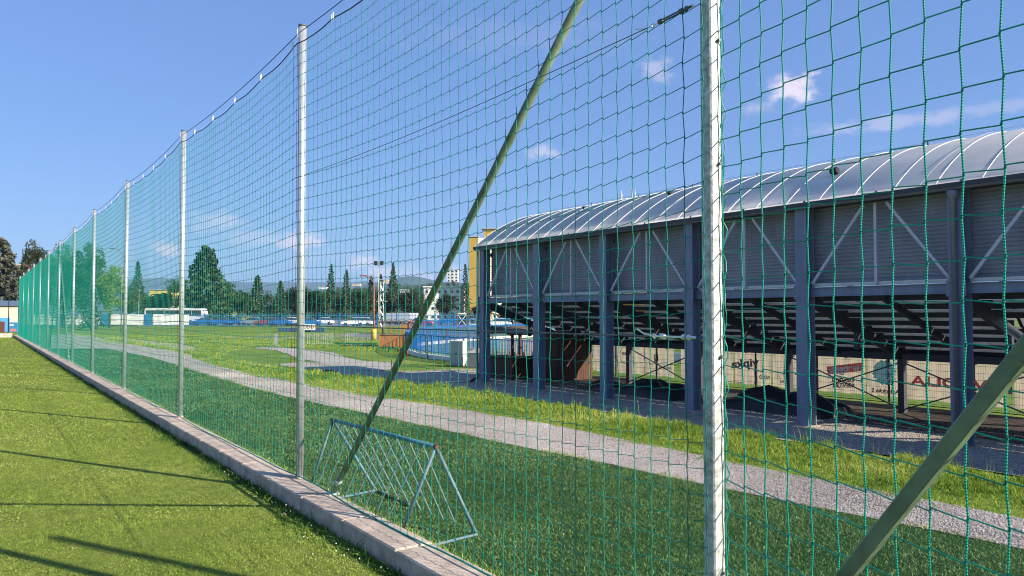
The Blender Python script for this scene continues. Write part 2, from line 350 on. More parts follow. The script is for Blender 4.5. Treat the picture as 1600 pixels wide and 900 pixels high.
def loft(name, A, B, m, off, na=10, seg=.35, jit=.06, kind='structure'):
    """sheet between two world polylines, draped on the terrain"""
    def res(P, n):
        P = np.array([(p[0],p[1]) for p in P], float); d = np.r_[0, np.cumsum(np.hypot(*np.diff(P, axis=0).T))]; t = np.linspace(0, d[-1], n)
        return np.c_[np.interp(t, d, P[:,0]), np.interp(t, d, P[:,1])]
    LA = sum((Vector(A[i+1][:2])-Vector(A[i][:2])).length for i in range(len(A)-1)); n = max(8, int(LA/seg))
    a, b = res(A, n), res(B, n); V = []
    for i in range(n):
        pa = Vector(a[i]); pb = Vector(b[i]); dd = (pb-pa).normalized() if (pb-pa).length > 1e-6 else Vector((1,0))
        pa += dd*wob(pa.x, pa.y, 1.3, jit); pb += dd*wob(pb.x+9, pb.y, 1.3, jit)
        for k in range(na+1):
            p = pa.lerp(pb, k/na); V.append((p.x, p.y, ter(p.x, p.y)+off))
    Fq = [(i*(na+1)+k, (i+1)*(na+1)+k, (i+1)*(na+1)+k+1, i*(na+1)+k+1) for i in range(n-1) for k in range(na)]
    return link(name, np_mesh(name, V, Fq), m, None, True, kind)
LAWN_END = 77.0
loft('lawn', [(-60,-10),(-60,LAWN_END)], [(2.60,-10),(2.60,LAWN_END)], M['lawn'], .004, na=8, seg=3, jit=0)
PX_LO = [(1600,860),(1365,812),(1130,765),(960,728),(800,696),(650,663),(470,625),(405,610),(300,579),(255,564),(230,557),(187,549),(165,545),(112,545),(80,545)]
PX_UP = [(1600,813),(1420,777),(1260,747),(1060,705),(860,664),(700,637),(571,617),(509,608),(461,597),(400,587),(342,572),(287,556),(255,548),(210,541),(150,535),(105,533),(80,533)]
lo = [G(*p) for p in PX_LO]; up = [G(*p) for p in PX_UP]
lo0 = [(lo[0].x, -12), (lo[0].x, 0)] + lo; up0 = [(up[0].x-.05, -12), (up[0].x, 0)] + up
loft('artificial_turf', [(2.86,-12),(2.86,lo[-1].y)], [(x[0], x[1]) for x in lo0], M['turf'], .004, na=8, seg=.5, jit=.03)
loft('gravel_path', lo0, up0, M['pathg'], .008, na=8, seg=.15, jit=.14)
wA = [G(*p) for p in [(80,535),(105,535),(150,537),(210,543),(255,551),(300,560)]]; wB = [G(*p) for p in [(80,524),(105,522),(147,523),(195,529),(250,535),(304,541)]]
loft('gravel_clearing', wA, wB, M['pathg'], .014, na=12, seg=.5, jit=.3)
loft('gravel_yard', [(crest(y)+.35,y) for y in (-16,-8,0,5,10,15,20,24,27,30)]+[(9.6,32.5)], [(22.7,-16),(22.7,-8),(22.7,0),(22.7,5),(22.7,10),(22.7,15),(22.7,20),(22.7,24),(22.7,27),(22,31),(20.5,34)], M['yardg'], .004, na=26, seg=.4, jit=.28)
loft('dirt_strip', [(18.6,-16),(18.6,26)], [(23.3,-16),(23.3,26)], M['soil'], .010, na=6, seg=.6, jit=.35)
pA = [G(*p) for p in [(400,543),(431,542),(493,548),(521,551),(540,559),(571,565),(612,566)]]
pB = [G(*p) for p in [(400,544.5),(431,547),(475,562),(517,569),(548,576),(587,580),(618,577)]]
loft('pale_gravel_patch', pA, pB, M['pathg'], .012, na=6, seg=.5, jit=.4)
dA = [G(*p) for p in [(437,569),(475,566),(510,567),(540,573),(571,580),(640,580),(700,582),(745,586)]]
dB = [G(*p) for p in [(437,571),(475,577),(524,579),(579,593),(615,602),(660,606),(700,608),(745,612)]]
loft('dark_gravel_patch', dA, dB, M['yardg'], .016, na=6, seg=.5, jit=.3)
rA = [G(*p) for p in [(350,525),(436,523.5),(500,522.5),(600,522),(760,521)]]; rB = [G(*p) for p in [(350,526.5),(436,530),(500,531),(600,532),(760,531)]]
loft('access_road', rA, rB, M['asphalt'], .010, na=4, seg=1.5, jit=.2)
# football pitch beyond the stand
loft('football_pitch', [(23.9,-40),(23.9,40),(26,48),(32,56)], [(95,-40),(95,40),(95,50),(90,58)], M['pitch'], .012, na=12, seg=2, jit=0)
tin = [(23.6,30),(23.6,35),(24.0,40),(25.2,46),(27.6,52),(30.8,57),(35.8,60.8),(43,64.8),(60,68.6),(90,71.4)]; tout = [(33,30),(33,35),(33,39),(33.8,43),(35.4,47),(38,50),(42,53),(48,56),(62,60),(90,63)]
loft('running_track', tin, tout, M['track'], .020, na=8, seg=1.5, jit=0)
# car park in front of the trees
cA = [F(-200,137),F(300,137),F(800,140),F(1000,150)]; cB = [F(-200,215),F(300,215),F(800,215),F(1000,215)]
loft('car_park', cA, cB, M['asphalt'], .010, na=6, seg=6, jit=0)

# ---------------------------------------------------------------- kerb
def kerb():
    b = MB(); rnd = random.Random(4)
    y = 2.2
    while y < LAWN_END:
        dz = rnd.uniform(-.003,.003); dx = rnd.uniform(-.002,.002)
        b.box(2.57+dx, 2.89+dx, y+.006, y+.994, -.12, .16+dz); y += 1.0
    me = b.build('kerb', M['concrete'], None, bevel=.012, kind='structure')
    b2 = MB(); y = 2.1; d = Vector((-.233,-.972,0)); p = Vector((2.73,2.15,0))
    for i in range(8):
        a = p + d*(i*1.0+.005); c = p + d*(i*1.0+.995); b2.beam((a.x,a.y,.02),(c.x,c.y,.02), .32, .28)
    b2.build('kerb', M['concrete'], None, bevel=.012, kind='structure')
    b3 = MB()
    for i in range(30): b3.box(2.5-1.0*(i+1)+.006, 2.5-1.0*i-.006, LAWN_END-.02, LAWN_END+.30, -.12, .30)
    b3.build('kerb', M['concrete'], None, bevel=.012, kind='structure')
kerb()

# ---------------------------------------------------------------- ball-stop fence: posts
XP = 2.855; NETX = 2.800; HF = 4.86
POST_Y = [2.44, 8.05, 13.9, 19.9, 25.9, 31.8, 37.8, 43.7, 49.8, 55.9, 61.9, 68.0, 74.4]
words = ['', 'first','second','third','fourth','fifth','sixth','seventh','eighth','ninth','tenth','eleventh','twelfth']
HINT = 1
def corner_post(name, label, loc, rz):
    t = thing(name, label, 'post', loc, rz)
    b = MB(); b.box(-.036,.036,-.036,.036,0,HF+.02); b.build('shaft', M['galv_bright'], t, bevel=.007)
    b = MB(); b.box(-.040,.040,-.040,.040,HF+.021,HF+.04); b.build('cap', M['rubber'], t)
    for z in (.55, 1.55, 2.46, 3.05, 4.0):
        b = MB(); b.tube([(.012,-.034,z),(.012,-.052,z)], .008, 6); b.build('bolt', M['wire'], t)
    return t
corner_post('square_fence_post', 'bright galvanised square post nearest the camera, scratched white zinc', (XP, POST_Y[0], .15), R(-3))
proto = None
def round_post():
    t = thing('fence_post', 'x', 'post')
    MB().tube([(0,0,0),(0,0,HF)], .042, 20).build('shaft', M['galv'], t, smooth=True)
    MB().tube([(0,0,HF+.002),(0,0,HF+.022)], .045, 20).build('cap', M['wire'], t, smooth=True)
    MB().tube([(-.05,0,HF-.12),(-.052,0,HF-.08),(-.056,0,HF-.04),(-.044,0,HF-.02)], .006, 6).build('hook', M['chrome'], t)
    MB().tube([(0,0,-.002),(0,0,.03)], [.050,.046], 20).build('collar', M['concrete'], t, smooth=True)
    return t
proto = round_post(); rp = random.Random(9)
for i, y in enumerate(POST_Y[1:], 1):
    o = proto if i == 1 else copy_tree(proto)
    o.location = (XP + rp.uniform(-.01,.01), y, .155); o.rotation_euler = (rp.uniform(-.004,.004), rp.uniform(-.004,.004), rp.uniform(0,3))
    o.rotation_euler[2] = rp.uniform(-.1,.1)
    extra = ' (braced)' if i == 6 else ''
    tag(o, f'{words[i]} round galvanised post along the net, counting from the square one{extra}', 'post', 'round fence posts along the kerb')
# braces
def brace(name, label, a, b, r=.027, square=False, m=None):
    t = thing(name, label, 'brace', a); a = Vector(a); b = Vector(b); d = b-a
    mb = MB()
    if square: mb.beam((0,0,0), d, .05, .05, up=(1,0,0))
    else: mb.tube([(0,0,0), d], r, 14)
    mb.build('strut', m or M['galv_brace'], t, smooth=not square, bevel=.005 if square else 0)
    mb = MB(); mb.box(-.05,.05,-.05,.05,-.012,.004); mb.build('foot_plate', M['galv'], t)
    for q in (.03, .955):
        p = d*q; u = d.normalized()*.03; MB().tube([p-u, p+u], (r if not square else .036)+.006, 12).build('clamp', M['galv'], t, smooth=True)
        MB().tube([p+Vector((-.055,0,0)), p+Vector((-.02,0,0))], .007, 6).build('bolt', M['chrome'], t)
    return t
brace('fence_brace', 'long round green-grey diagonal brace leaning from the square post down to the kerb', (XP+.01, 7.15, .17), (XP, 2.48, 4.62))
PD = Vector((-.233,-.972,0)).normalized(); P0 = Vector((XP, POST_Y[0], 0)); NP = Vector((PD.y, -PD.x, 0))   # NP points to the camera side
if NP.x > 0: NP = -NP
def on_panel(px, py, off):
    d = ray(px, py); o = Vector((0,0,CAMZ)); q = P0 + NP*off; t = (q-o).dot(NP)/d.dot(NP); return o + d*t
qa, qb = on_panel(1322,900,.06), on_panel(1616,530,.06); dq = (qb-qa); k0 = (.17-qa.z)/dq.z; k1 = (4.6-qa.z)/dq.z
brace('fence_brace', 'square olive-grey tube brace crossing the lower right corner of the net', qa+dq*k0, qa+dq*k1, square=True)
brace('fence_brace', 'thin far brace leaning towards the camera from the sixth round post', (XP+.01, POST_Y[6]-4.7, .17), (XP, POST_Y[6]-.02, 4.6))
brace('fence_brace', 'thin far brace leaning away from the camera from the sixth round post', (XP+.01, POST_Y[6]+4.9, .17), (XP, POST_Y[6]+.02, 4.3))
corner_post('square_fence_post', 'square post at the far end of the right net panel, out of view', tuple(P0 + PD*6.0 + Vector((0,0,.15))), R(-13))

# ---------------------------------------------------------------- nets
def tubes_np(paths, U, W, r, n=4, rs=None):
    """paths (K,N,3); constant ring frame U,W (3,) -> verts, quads"""
    K, Np, _ = paths.shape; an = np.arange(n)/n*2*np.pi + np.pi/4
    ring = (np.cos(an)[:,None]*U + np.sin(an)[:,None]*W)*r
    V = paths[:,:,None,:] + ring[None,None]*(np.ones((1,1)) if rs is None else rs)[:,:,None,None]
    k, i, s = np.meshgrid(np.arange(K), np.arange(Np-1), np.arange(n), indexing='ij'); b = (k*Np+i)*n
    Fq = np.stack([b+s, b+(s+1)%n, b+n+(s+1)%n, b+n+s], -1).reshape(-1,4)
    return V.reshape(-1,3), Fq
def sagf(t, posts):
    posts = np.array(posts); i = np.clip(np.searchsorted(posts, t, 'right')-1, 0, len(posts)-2)
    s = np.clip((t-posts[i])/(posts[i+1]-posts[i]), 0, 1); return 4*s*(1-s)
def snoise(x, seed, amp, f):
    r = np.random.default_rng(seed); y = np.zeros_like(x)
    for k in range(6): y += np.sin(x*f*(1+.7*k)+r.uniform(0,6.28))*r.uniform(.4,1)/(1+.5*k)
    return y*amp/2
def make_net(name, label, org, d, cam_n, length, posts, mv, mh, r, knots, seed, clips=True, sag=.09, jit=1.0, C=.12, nr=39):
    t_ = thing(name, label, 'net', tuple(org))
    nc = int(length/C)+1; T = np.arange(nc)*C; T = T*(length/T[-1]); Z0 = .20; Z1 = HF-.02
    sg = sagf(T, posts); clip_w = 1.15; sc = np.abs(np.sin(T/clip_w*np.pi))
    ztop = Z1 - sag*sg; zbot = Z0 + (.08*sg*(-1) if sag < 0 else -.02*sg)
    i = np.arange(nr)[None,:]/(nr-1)
    Zt = (zbot[:,None] + (ztop-zbot)[:,None]*i)
    Zt = Zt - (.03*sc*(sg > .03))[:,None]*i**14*(sag > 0) + (.025*snoise(T, seed, 1, 1.1))[:,None]*(1-i)**8
    rg = np.random.default_rng(seed)
    base = T[:,None] + 0.004*jit*snoise(T, seed+1, 1, 1.3)[:,None] + .003*jit*np.sin(i*7+T[:,None]*.5+seed) + rg.normal(0,.0011,(nc,nr))
    base[0] = T[0]; base[-1] = T[-1]
    Zt = Zt + .0018*np.sin(T[:,None]*3+i*30) + rg.normal(0,.0016,(nc,nr)) - .012*sg[:,None]*np.sin(i*np.pi)
    bul = .03*sg[:,None]*np.sin(i*np.pi) + .003*np.sin(T[:,None]*1.7+i*9)
    d = np.array(d); cn = np.array(cam_n)
    Pn = base[:,:,None]*d + bul[:,:,None]*cn*-1; Pn[:,:,2] = Zt
    st = np.tile(np.where(np.arange(nr)%2 == 0, .0045, -.0045), (nc,1))[:,:,None]*d
    PV = Pn + st
    RS = 1 + .55*np.clip((T-5)/28, 0, 1)
    V, Fq = tubes_np(PV, d, cn, r, rs=RS[:,None]); link('vertical_cords', np_mesh('vertical_cords', V, Fq), mv, t_, True)
    up = np.array((0,0,1.))
    PH = np.empty((nr, nc*2, 3))                       # small step at each knot
    lo_ = PV.copy(); lo_[:,:,2] -= .006; hi_ = PV.copy(); hi_[:,:,2] += .006
    PH[:,0::2] = np.transpose(lo_, (1,0,2)) - d*.004; PH[:,1::2] = np.transpose(hi_, (1,0,2)) + d*.004
    PH[0,:,2] = np.repeat(PV[:,0,2], 2); PH[-1,:,2] = np.repeat(PV[:,-1,2], 2)
    V, Fq = tubes_np(PH[1:-1], up, cn, r*.88, rs=np.repeat(RS,2)[None,:]); link('horizontal_cords', np_mesh('horizontal_cords', V, Fq), mh, t_, True)
    V, Fq = tubes_np(PH[0:1], up, cn, .007); link('bottom_rope', np_mesh('bottom_rope', V, Fq), mh, t_, True)
    V, Fq = tubes_np(PH[-1:], up, cn, .006, 6); link('top_edge_rope', np_mesh('top_edge_rope', V, Fq), M['rope'], t_, True)
    kn = int(knots/C)
    K = PV[:kn].reshape(-1,3); oc = np.array([(1,0,0),(-1,0,0),(0,1,0),(0,-1,0),(0,0,1),(0,0,-1)],float)*np.array([.0062,.0062,.0085])
    V = (K[:,None]+oc[None]).reshape(-1,3); f = np.array([(0,2,4),(2,1,4),(1,3,4),(3,0,4),(2,0,5),(1,2,5),(3,1,5),(0,3,5)])
    Fq = (np.arange(len(K))[:,None,None]*6 + f[None]).reshape(-1,3); link('knots', np_mesh('knots', V, Fq), mh, t_, True)
    if clips:
        q = clip_w; n_ = 0
        while q < length:
            k = min(nc-1, int(round(q/C))); s_ = float(sg[k])
            if s_ > .05:
                z = Z1 - .09*s_; n_ += 1; c = d*q
                b = MB(); b.tube([(c[0]-.02, c[1]-.015, z+.045),(c[0]-.02,c[1]-.015,z-.035)], .0045, 6)
                b.tube([(c[0]-.02, c[1]+.022, z+.045),(c[0]-.02,c[1]+.022,z-.035)], .0045, 6)
                b.tube([(c[0]-.02, c[1]-.015, z+.04),(c[0]-.02,c[1]+.022,z+.04)], .0045, 6)
                b.build('clip', M['clip'], t_)
            q += clip_w
    return t_, Pn
NY = POST_Y
make_net('safety_net', 'long green cord net stretched along the kerb posts into the distance', (NETX, POST_Y[0], 0), (0,1,0), (-1,0,0), NY[-1]-NY[0], [y-NY[0] for y in NY], M['net'], M['net'], .0024, 14, 3)
Q0 = P0 + Vector((.02,-.05,0))
make_net('safety_net', 'coarse near green net panel right of the bright square post', (Q0.x, Q0.y, 0), tuple(PD), tuple(NP), 6.0, [0, 6.0], M['netv'], M['net'], .0033, 6, 21, clips=False, sag=-.22, jit=1.3, C=.135, nr=36)
# lacing that ties the right panel to the square post
b = MB(); pts = []
for k in range(90):
    z = .25 + k*.05; pts.append((XP+.038+.012*math.sin(k*2.2), POST_Y[0]-.045-.010*math.cos(k*1.7), z))
b.tube(pts, .0028, 5); tag(b.build('lacing_cord', M['net'], None), 'thin green cord laced up the right edge of the square post', 'cord')
# cables
def cable(label, z, y0, y1, r=.004, sag=.02):
    b = MB(); n = 40; b.tube([(NETX-.02, y0+(y1-y0)*i/n, z - sag*math.sin(math.pi*i/n)) for i in range(n+1)], r, 6)
    return tag(b.build('tension_cable', M['wire'], None), label, 'cable')
cable('steel cable threaded through the net at mid height', 1.79, POST_Y[0]+.34, POST_Y[-1], .0045, .03)
cable('steel cable through the upper part of the first net bay', 3.36, POST_Y[0]+.34, POST_Y[1], .0028, .04)
b = MB()
for i in range(len(NY)-1):
    a, c = NY[i], NY[i+1]; n = 14
    b.tube([(XP-.05, a+(c-a)*k/n, HF+.115 - .075*4*(k/n)*(1-k/n) - .03) for k in range(n+1)], .0045, 6, cap=False)
tag(b.build('top_cable', M['rope'], None), 'dark carrying rope sagging between the tops of the posts', 'rope')
def turnbuckle(label, z, tilt, m):
    t = thing('turnbuckle', label, 'turnbuckle', (NETX-.02, POST_Y[0]+.04, z)); t.rotation_euler = (tilt, 0, 0)
    MB().tube([(0,0,0),(0,.05,0)], .007, 8).build('eye_bolt', m, t)
    MB().tube([(0,.04+.011*math.sin(a),.011*math.cos(a)) for a in [i*math.pi/6 for i in range(13)]], .004, 6).build('shackle', m, t)
    b = MB(); b.tube([(-.010,.07,0),(-.010,.21,0)], .005, 6); b.tube([(.010,.07,0),(.010,.21,0)], .005, 6); b.tube([(0,.062,0),(0,.08,0)], .014, 8); b.tube([(0,.20,0),(0,.22,0)], .014, 8)
    b.build('body', m, t)
    MB().tube([(0,.21,0),(0,.26,0)], .005, 6).build('threaded_rod', M['chrome'], t)
    MB().tube([(0,.265+.010*math.sin(a),.010*math.cos(a)) for a in [i*math.pi/6 for i in range(13)]], .004, 6).build('ring', M['chrome'], t)
    MB().tube([(0,.27,0),(.005,.34,.01),(.01,.40,.035)], .0045, 6).build('cable_end', M['chrome'], t)
turnbuckle('shiny turnbuckle left of the square post at mid height', 1.79, R(0), M['chrome'])
turnbuckle('dark turnbuckle left of the square post near the top edge of the photo', 3.375, R(-3), M['wire'])
# unseen pole, added out of frame to cast the thick shadow on the lawn
t = thing('metal_pole', 'thick galvanised pole standing beyond the right edge of the photo', 'pole', (5.06,-.8,.1))
MB().tube([(0,0,0),(0,0,4.75)], .055, 16).build('shaft', M['galv'], t, smooth=True)
MB().tube([(0,0,4.75),(0,0,4.80)], [.06,.03], 16).build('cap', M['galv'], t, smooth=True)

# ---------------------------------------------------------------- training rack on the turf
def rack():
    t = thing('metal_rack', 'triangular blue metal rack with crossing rods standing on the turf', 'rack', (3.1, 5.5, .1))
    ox, oy, oz = 3.1, 5.5, .1
    L = lambda x,y,z: (x-ox, y-oy, z-oz)
    A0, A1 = (3.11,5.554,.815), (3.10,7.75,.785)
    R0, R1 = (3.36,5.33,.12), (3.34,7.19,.12); L0, L1 = (2.92,5.77,.13), (2.93,7.9,.13)
    MB().tube([L(*A0), L(*A1)], .019, 10).build('top_bar', M['rackblue'], t, smooth=True)
    for a, b_ in ((A0,R0),(A1,R1),(A0,L0),(A1,L1)): MB().tube([L(*a), L(*b_)], .0150, 8).build('leg', M['rackpale'], t, smooth=True)
    lerp = lambda p,q,s: tuple(p[i]+(q[i]-p[i])*s for i in range(3))
    for k in range(1,9):
        s = k/9
        a = lerp(A0,A1,s); MB().tube([L(*a), L(*lerp(R0,R1,s+(.06 if k<8 else 0)))], .0062, 6).build('rod', M['rackpale'], t)
        MB().tube([L(*a), L(*lerp(L0,L1,min(1,s+.03)))], .0062, 6).build('rod', M['rackpale'], t)
    MB().tube([L(3.35,5.30,.125), L(2.90,5.24,.125)], .011, 6).build('crossbar', M['rackpale'], t)
    MB().tube([L(3.35,7.20,.125), L(2.90,7.10,.125)], .011, 6).build('crossbar', M['rackpale'], t)
    MB().tube([L(3.34,7.15,.125), L(3.35,6.5,.125)], .014, 6).build('lower_rail', M['rust'], t)
    for p in (A0, A1): MB().tube([L(p[0],p[1]-.02,p[2]), L(p[0],p[1]+.02,p[2])], .020, 8).build('hinge', M['rust'], t)
rack()

# ---------------------------------------------------------------- grandstand
ZG = -.90; SX = 17.16; BAY = 3.73
CYS = [26.6-BAY*i for i in range(11)]
def stand():
    t = thing('grandstand', 'long grandstand with arched translucent roof, grey cladding and blue steel columns', 'grandstand', (SX, 26.6, ZG))
    ox, oy, oz = SX, 26.6, ZG
    Y1, Y0 = 26.95, CYS[-1]-.3
    def P(mb, name, m, par=t, **k):
        mb.v = [(a-ox, b-oy, c-oz) for a,b,c in mb.v]; return mb.build(name, m, par, **k)
    for i, y in enumerate(CYS):
        b = MB(); w = .16; b.box(SX-.17, SX-.145, y-w, y+w, ZG+.02, 4.58); b.box(SX+.145, SX+.17, y-w, y+w, ZG+.02, 4.58); b.box(SX-.145, SX+.145, y-.012, y+.012, ZG+.02, 4.58)
        c = P(b, 'column', M['steelblue'])
        b = MB(); b.box(SX-.24, SX+.24, y-.24, y+.24, ZG-.05, ZG+.018); P(b, 'base_plate', M['concrete'])
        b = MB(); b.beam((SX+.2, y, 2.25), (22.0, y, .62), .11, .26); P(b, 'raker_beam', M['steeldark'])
        b = MB(); b.box(21.62, 21.80, y-.09, y+.09, ZG+.0, .60); P(b, 'front_post', M['steeldark'])  # dark colour stands in for the shade on these posts
        b = MB(); b.box(SX-.19,SX-.172,y-.20,y+.20,2.28,2.62); P(b, 'joint_plate', M['steelblue'])
        b = MB()
        for zz in (2.33,2.45,2.57):
            for q in (-.15,.15): b.tube([(SX-.205,y+q,zz),(SX-.191,y+q,zz)], .015, 6)
        P(b, 'bolts', M['zinc_grey'])
        b = MB(); n = 12; arc = [(21.4-6.55*math.cos(a), y, -.47+6.55*math.sin(a)) for a in [R(50)+(R(80))*k/n for k in range(n+1)]]
        for k in range(n): b.beam(arc[k], arc[k+1], .08, .12)
        P(b, 'roof_arch', M['steelblue'])
        b = MB(); b.beam((SX+.3,y,4.4),(20.3,y,1.5),.08,.14); P(b, 'inner_strut', M['steeldark'])
        b = MB(); b.box(19.4,19.52,y-.06,y+.06,1.55,-.9) if False else b.box(19.4,19.52,y-.06,y+.06,.95,1.45); P(b, 'stub_post', M['steeldark'])
    for i in range(len(CYS)-1):
        ya, yb = CYS[i], CYS[i+1]; yc = (ya+yb)/2; X = SX+.02
        b = MB(); b.box(X-.03,X+.03,yc-.03,yc+.03,2.60,4.50); P(b, 'wall_stud', M['bracegrey'])
        for s in (1,-1):
            b = MB(); b.beam((X, yc+s*.28, 4.48), (X, yc+s*(BAY/2-.2), 2.66), .065, .065); P(b, 'diagonal_brace', M['bracegrey'])
        # corrugated cladding, ridges running along the stand
        b = MB(); z = 2.68; Xp = SX+.32; prof = []
        while z < 4.56:
            prof += [(Xp, z), (Xp, z+.050), (Xp+.022, z+.062), (Xp+.022, z+.082)]; z += .092
        back = [(Xp+.06, prof[-1][1]), (Xp+.06, prof[0][1])]
        b.prism(prof + back, yb+.004, ya-.004); P(b, 'wall_panel', M['panel'])
        b = MB(); b.box(SX+.05, SX+.13, yb+.17, ya-.17, 2.585, 2.665); P(b, 'flashing', M['galvstrip'])
        b = MB(); b.box(SX-.05, SX+.05, yb+.02, ya-.02, 2.34, 2.36); b.box(SX-.05,SX+.05,yb+.02,ya-.02,2.55,2.57); b.box(SX-.006,SX+.006,yb+.02,ya-.02,2.36,2.55)
        P(b, 'floor_beam', M['steelblue'])
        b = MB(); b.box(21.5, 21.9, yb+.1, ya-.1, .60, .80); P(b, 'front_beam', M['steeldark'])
        for j in range(8):
            if i == 5 and j in (3,4): continue
            x = 17.55+.56*j; z = 2.36 - (x-17.55)*.366
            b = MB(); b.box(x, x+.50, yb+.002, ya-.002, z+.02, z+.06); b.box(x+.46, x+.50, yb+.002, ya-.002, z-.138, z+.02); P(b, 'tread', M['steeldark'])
            b = MB(); b.box(x-.025, x-.003, yb+.25, ya-.25, z-.005, z+.062); P(b, 'tread_lip', M['lip'])  # pale nosing strips stand in for light seen through the tread gaps
        b = MB(); b.beam((SX+.3,yc,2.3),(22,yc,.62),.07,.16); P(b, 'raker_beam', M['steeldark'])
        if i in (1, 3, 4, 6, 8):
            for a_, c_ in ((ya,yb),(yb,ya)):
                b = MB(); b.beam((21.7,a_-.1 if a_>c_ else a_+.1, .5),(21.7,c_+.1 if a_>c_ else c_-.1,ZG+.12),.035,.035); P(b, 'cross_brace', M['steeldark'])
    # eave gutter and its dark gap
    b = MB(); b.tube([(SX-.25, Y0, 4.60), (SX-.25, Y1, 4.60)], .075, 12); P(b, 'gutter', M['zinc_grey'], smooth=True)
    b = MB(); b.box(SX-.12, SX+.34, Y0, Y1-.02, 4.585, 4.66); P(b, 'eave_beam', M['steeldark'])
    for y in [Y1-.6-.93*k for k in range(44)]:
        if y > Y0 and int((Y1-y)/.93) % 2 == 0: b = MB(); b.box(SX-.30,SX-.12,y-.03,y+.03,4.66,4.73); P(b, 'gutter_bracket', M['zinc_grey'])
    # arched roof
    cx, cz, r0 = 21.4, -.47, 6.86; n = 36; a0, a1 = math.acos((cx-16.82)/r0), math.pi-math.acos((23.3-cx)/r0)
    A = [a0+(a1-a0)*k/n for k in range(n+1)]
    b = MB(); outer = [(cx-r0*math.cos(a), cz+r0*math.sin(a)) for a in A]; inner = [(cx-(r0-.03)*math.cos(a), cz+(r0-.03)*math.sin(a)) for a in reversed(A)]
    b.prism(outer+inner, Y0, Y1); roof = P(b, 'roof', M['poly'], smooth=True)
    y = Y1-.02
    while y > Y0:
        b = MB(); b.tube([(cx-(r0+.006)*math.cos(a), y, cz+(r0+.006)*math.sin(a)) for a in A], .010, 6); P(b, 'rib', M['offwhite'], roof, smooth=True)
        y -= .9325
    b = MB(); e = [(cx-(r0+.01)*math.cos(a0)-.01, cz+(r0)*math.sin(a0))]; b.box(16.80, 16.84, Y0, Y1, e[0][1]-.06, e[0][1]+.04); P(b, 'roof_edge_trim', M['steeldark'])  # trim coloured dark to imitate the shaded gap between roof edge and gutter
    # lightning wire and roof lamps
    b = MB(); ar = R(78); q = lambda a, y, k=.07: (cx-(r0+k)*math.cos(a), y, cz+(r0+k)*math.sin(a))
    b.tube([q(R(76), Y1-.5-k*.8) for k in range(46)], .007, 5); P(b, 'lightning_wire', M['galv'])
    for (yy, aw) in ((16.6, 0), (8.6, 1)):
        b = MB(); b.tube([q(a, yy-.35*math.sin((a-a0)*2), .05) for a in [a0+(R(76)-a0)*k/14 for k in range(15)]], .007, 5); P(b, 'lightning_wire', M['galv'])
    for k in range(14):
        y = Y1-1.5-k*2.6; b = MB(); b.tube([q(R(76), y, .0), q(R(76), y, .10)], .02, 6); P(b, 'wire_holder', M['wire'])
    # downpipe on the near column
    y = CYS[5]; xx = SX-.25
    b = MB(); b.tube([(xx,y,4.52),(xx,y,4.40),(xx,y,4.33),(xx,y,ZG+.30)], [.13,.11,.055,.055], 14); P(b, 'downpipe', M['zinc_grey'], smooth=True)
    b = MB(); b.tube([(xx,y,ZG+.32),(xx,y,ZG+.20),(xx-.12,y+.02,ZG+.08)], [.075,.075,.07], 12); P(b, 'pipe_elbow', M['rubber'], smooth=True)
    b = MB(); b.tube([(xx-.10,y+.02,ZG+.10),(xx-.62,y+.10,ZG+.06)], .052, 12); P(b, 'pipe_spout', M['offwhite'], smooth=True)
    y = CYS[0]; xx = SX-.22
    b = MB(); b.tube([(xx,y+.2,4.52),(xx,y+.2,ZG+.2)], .05, 10); P(b, 'downpipe', M['zinc_grey'], smooth=True)
    b = MB(); b.tube([(xx,y+.2,ZG+.2),(xx-.3,y+.25,ZG+.06)], .06, 10); P(b, 'pipe_elbow', M['rubber'], smooth=True)
    b = MB(); b.tube([(xx-.28,y+.25,ZG+.07),(xx-1.6,y+.5,ZG+.05)], .035, 8); P(b, 'pipe_spout', M['offwhite'], smooth=True)
    # ladder-like raking rail at the open far end
    b = MB(); b.beam((SX+.4,26.8,2.4),(22.2,26.8,.7),.06,.1); P(b, 'stair_rail', M['steelblue'])
    for k in range(6): b = MB(); x = 17.8+.75*k; b.box(x-.02,x+.02,26.78,26.82,2.3-(x-17.5)*.36,3.2-(x-17.5)*.36); P(b, 'rail_post', M['steelblue'])
    b = MB(); b.beam((SX+.4,26.8,3.25),(22.2,26.8,1.55),.04,.04); P(b, 'stair_rail', M['steelblue'])
stand()
def roof_lamp(label, px, py, s):
    # on the roof skin: find the point of the arch seen at that pixel
    cx, cz, r0 = 21.4, -.47, 6.95; d = ray(px, py); o = Vector((0,0,CAMZ)); a = d.x**2+d.z**2; bq = 2*((o.x-cx)*d.x+(o.z-cz)*d.z); c = (o.x-cx)**2+(o.z-cz)**2-r0**2
    disc = max(0, bq*bq-4*a*c); t_ = (-bq-math.sqrt(disc))/(2*a); p = o+d*t_
    t = thing('roof_floodlight', label, 'floodlight', tuple(p))
    b = MB(); b.tube([(0,-s*.5,0),(0,-s*.3,0),(0,s*.5,0)], [s*.35,s*.5,s*.4], 12); b.build('housing', M['rubber'], t, smooth=True)
    MB().tube([(0,0,-.12),(0,0,0)], .02, 6).build('bracket', M['wire'], t)
roof_lamp('small black floodlight on the near part of the arched roof', 1304, 267, .20)
roof_lamp('tiny black floodlight on the roof beside the square post', 1046, 301, .14)
roof_lamp('tiny dark fitting on the far slope of the roof', 912, 324, .10)

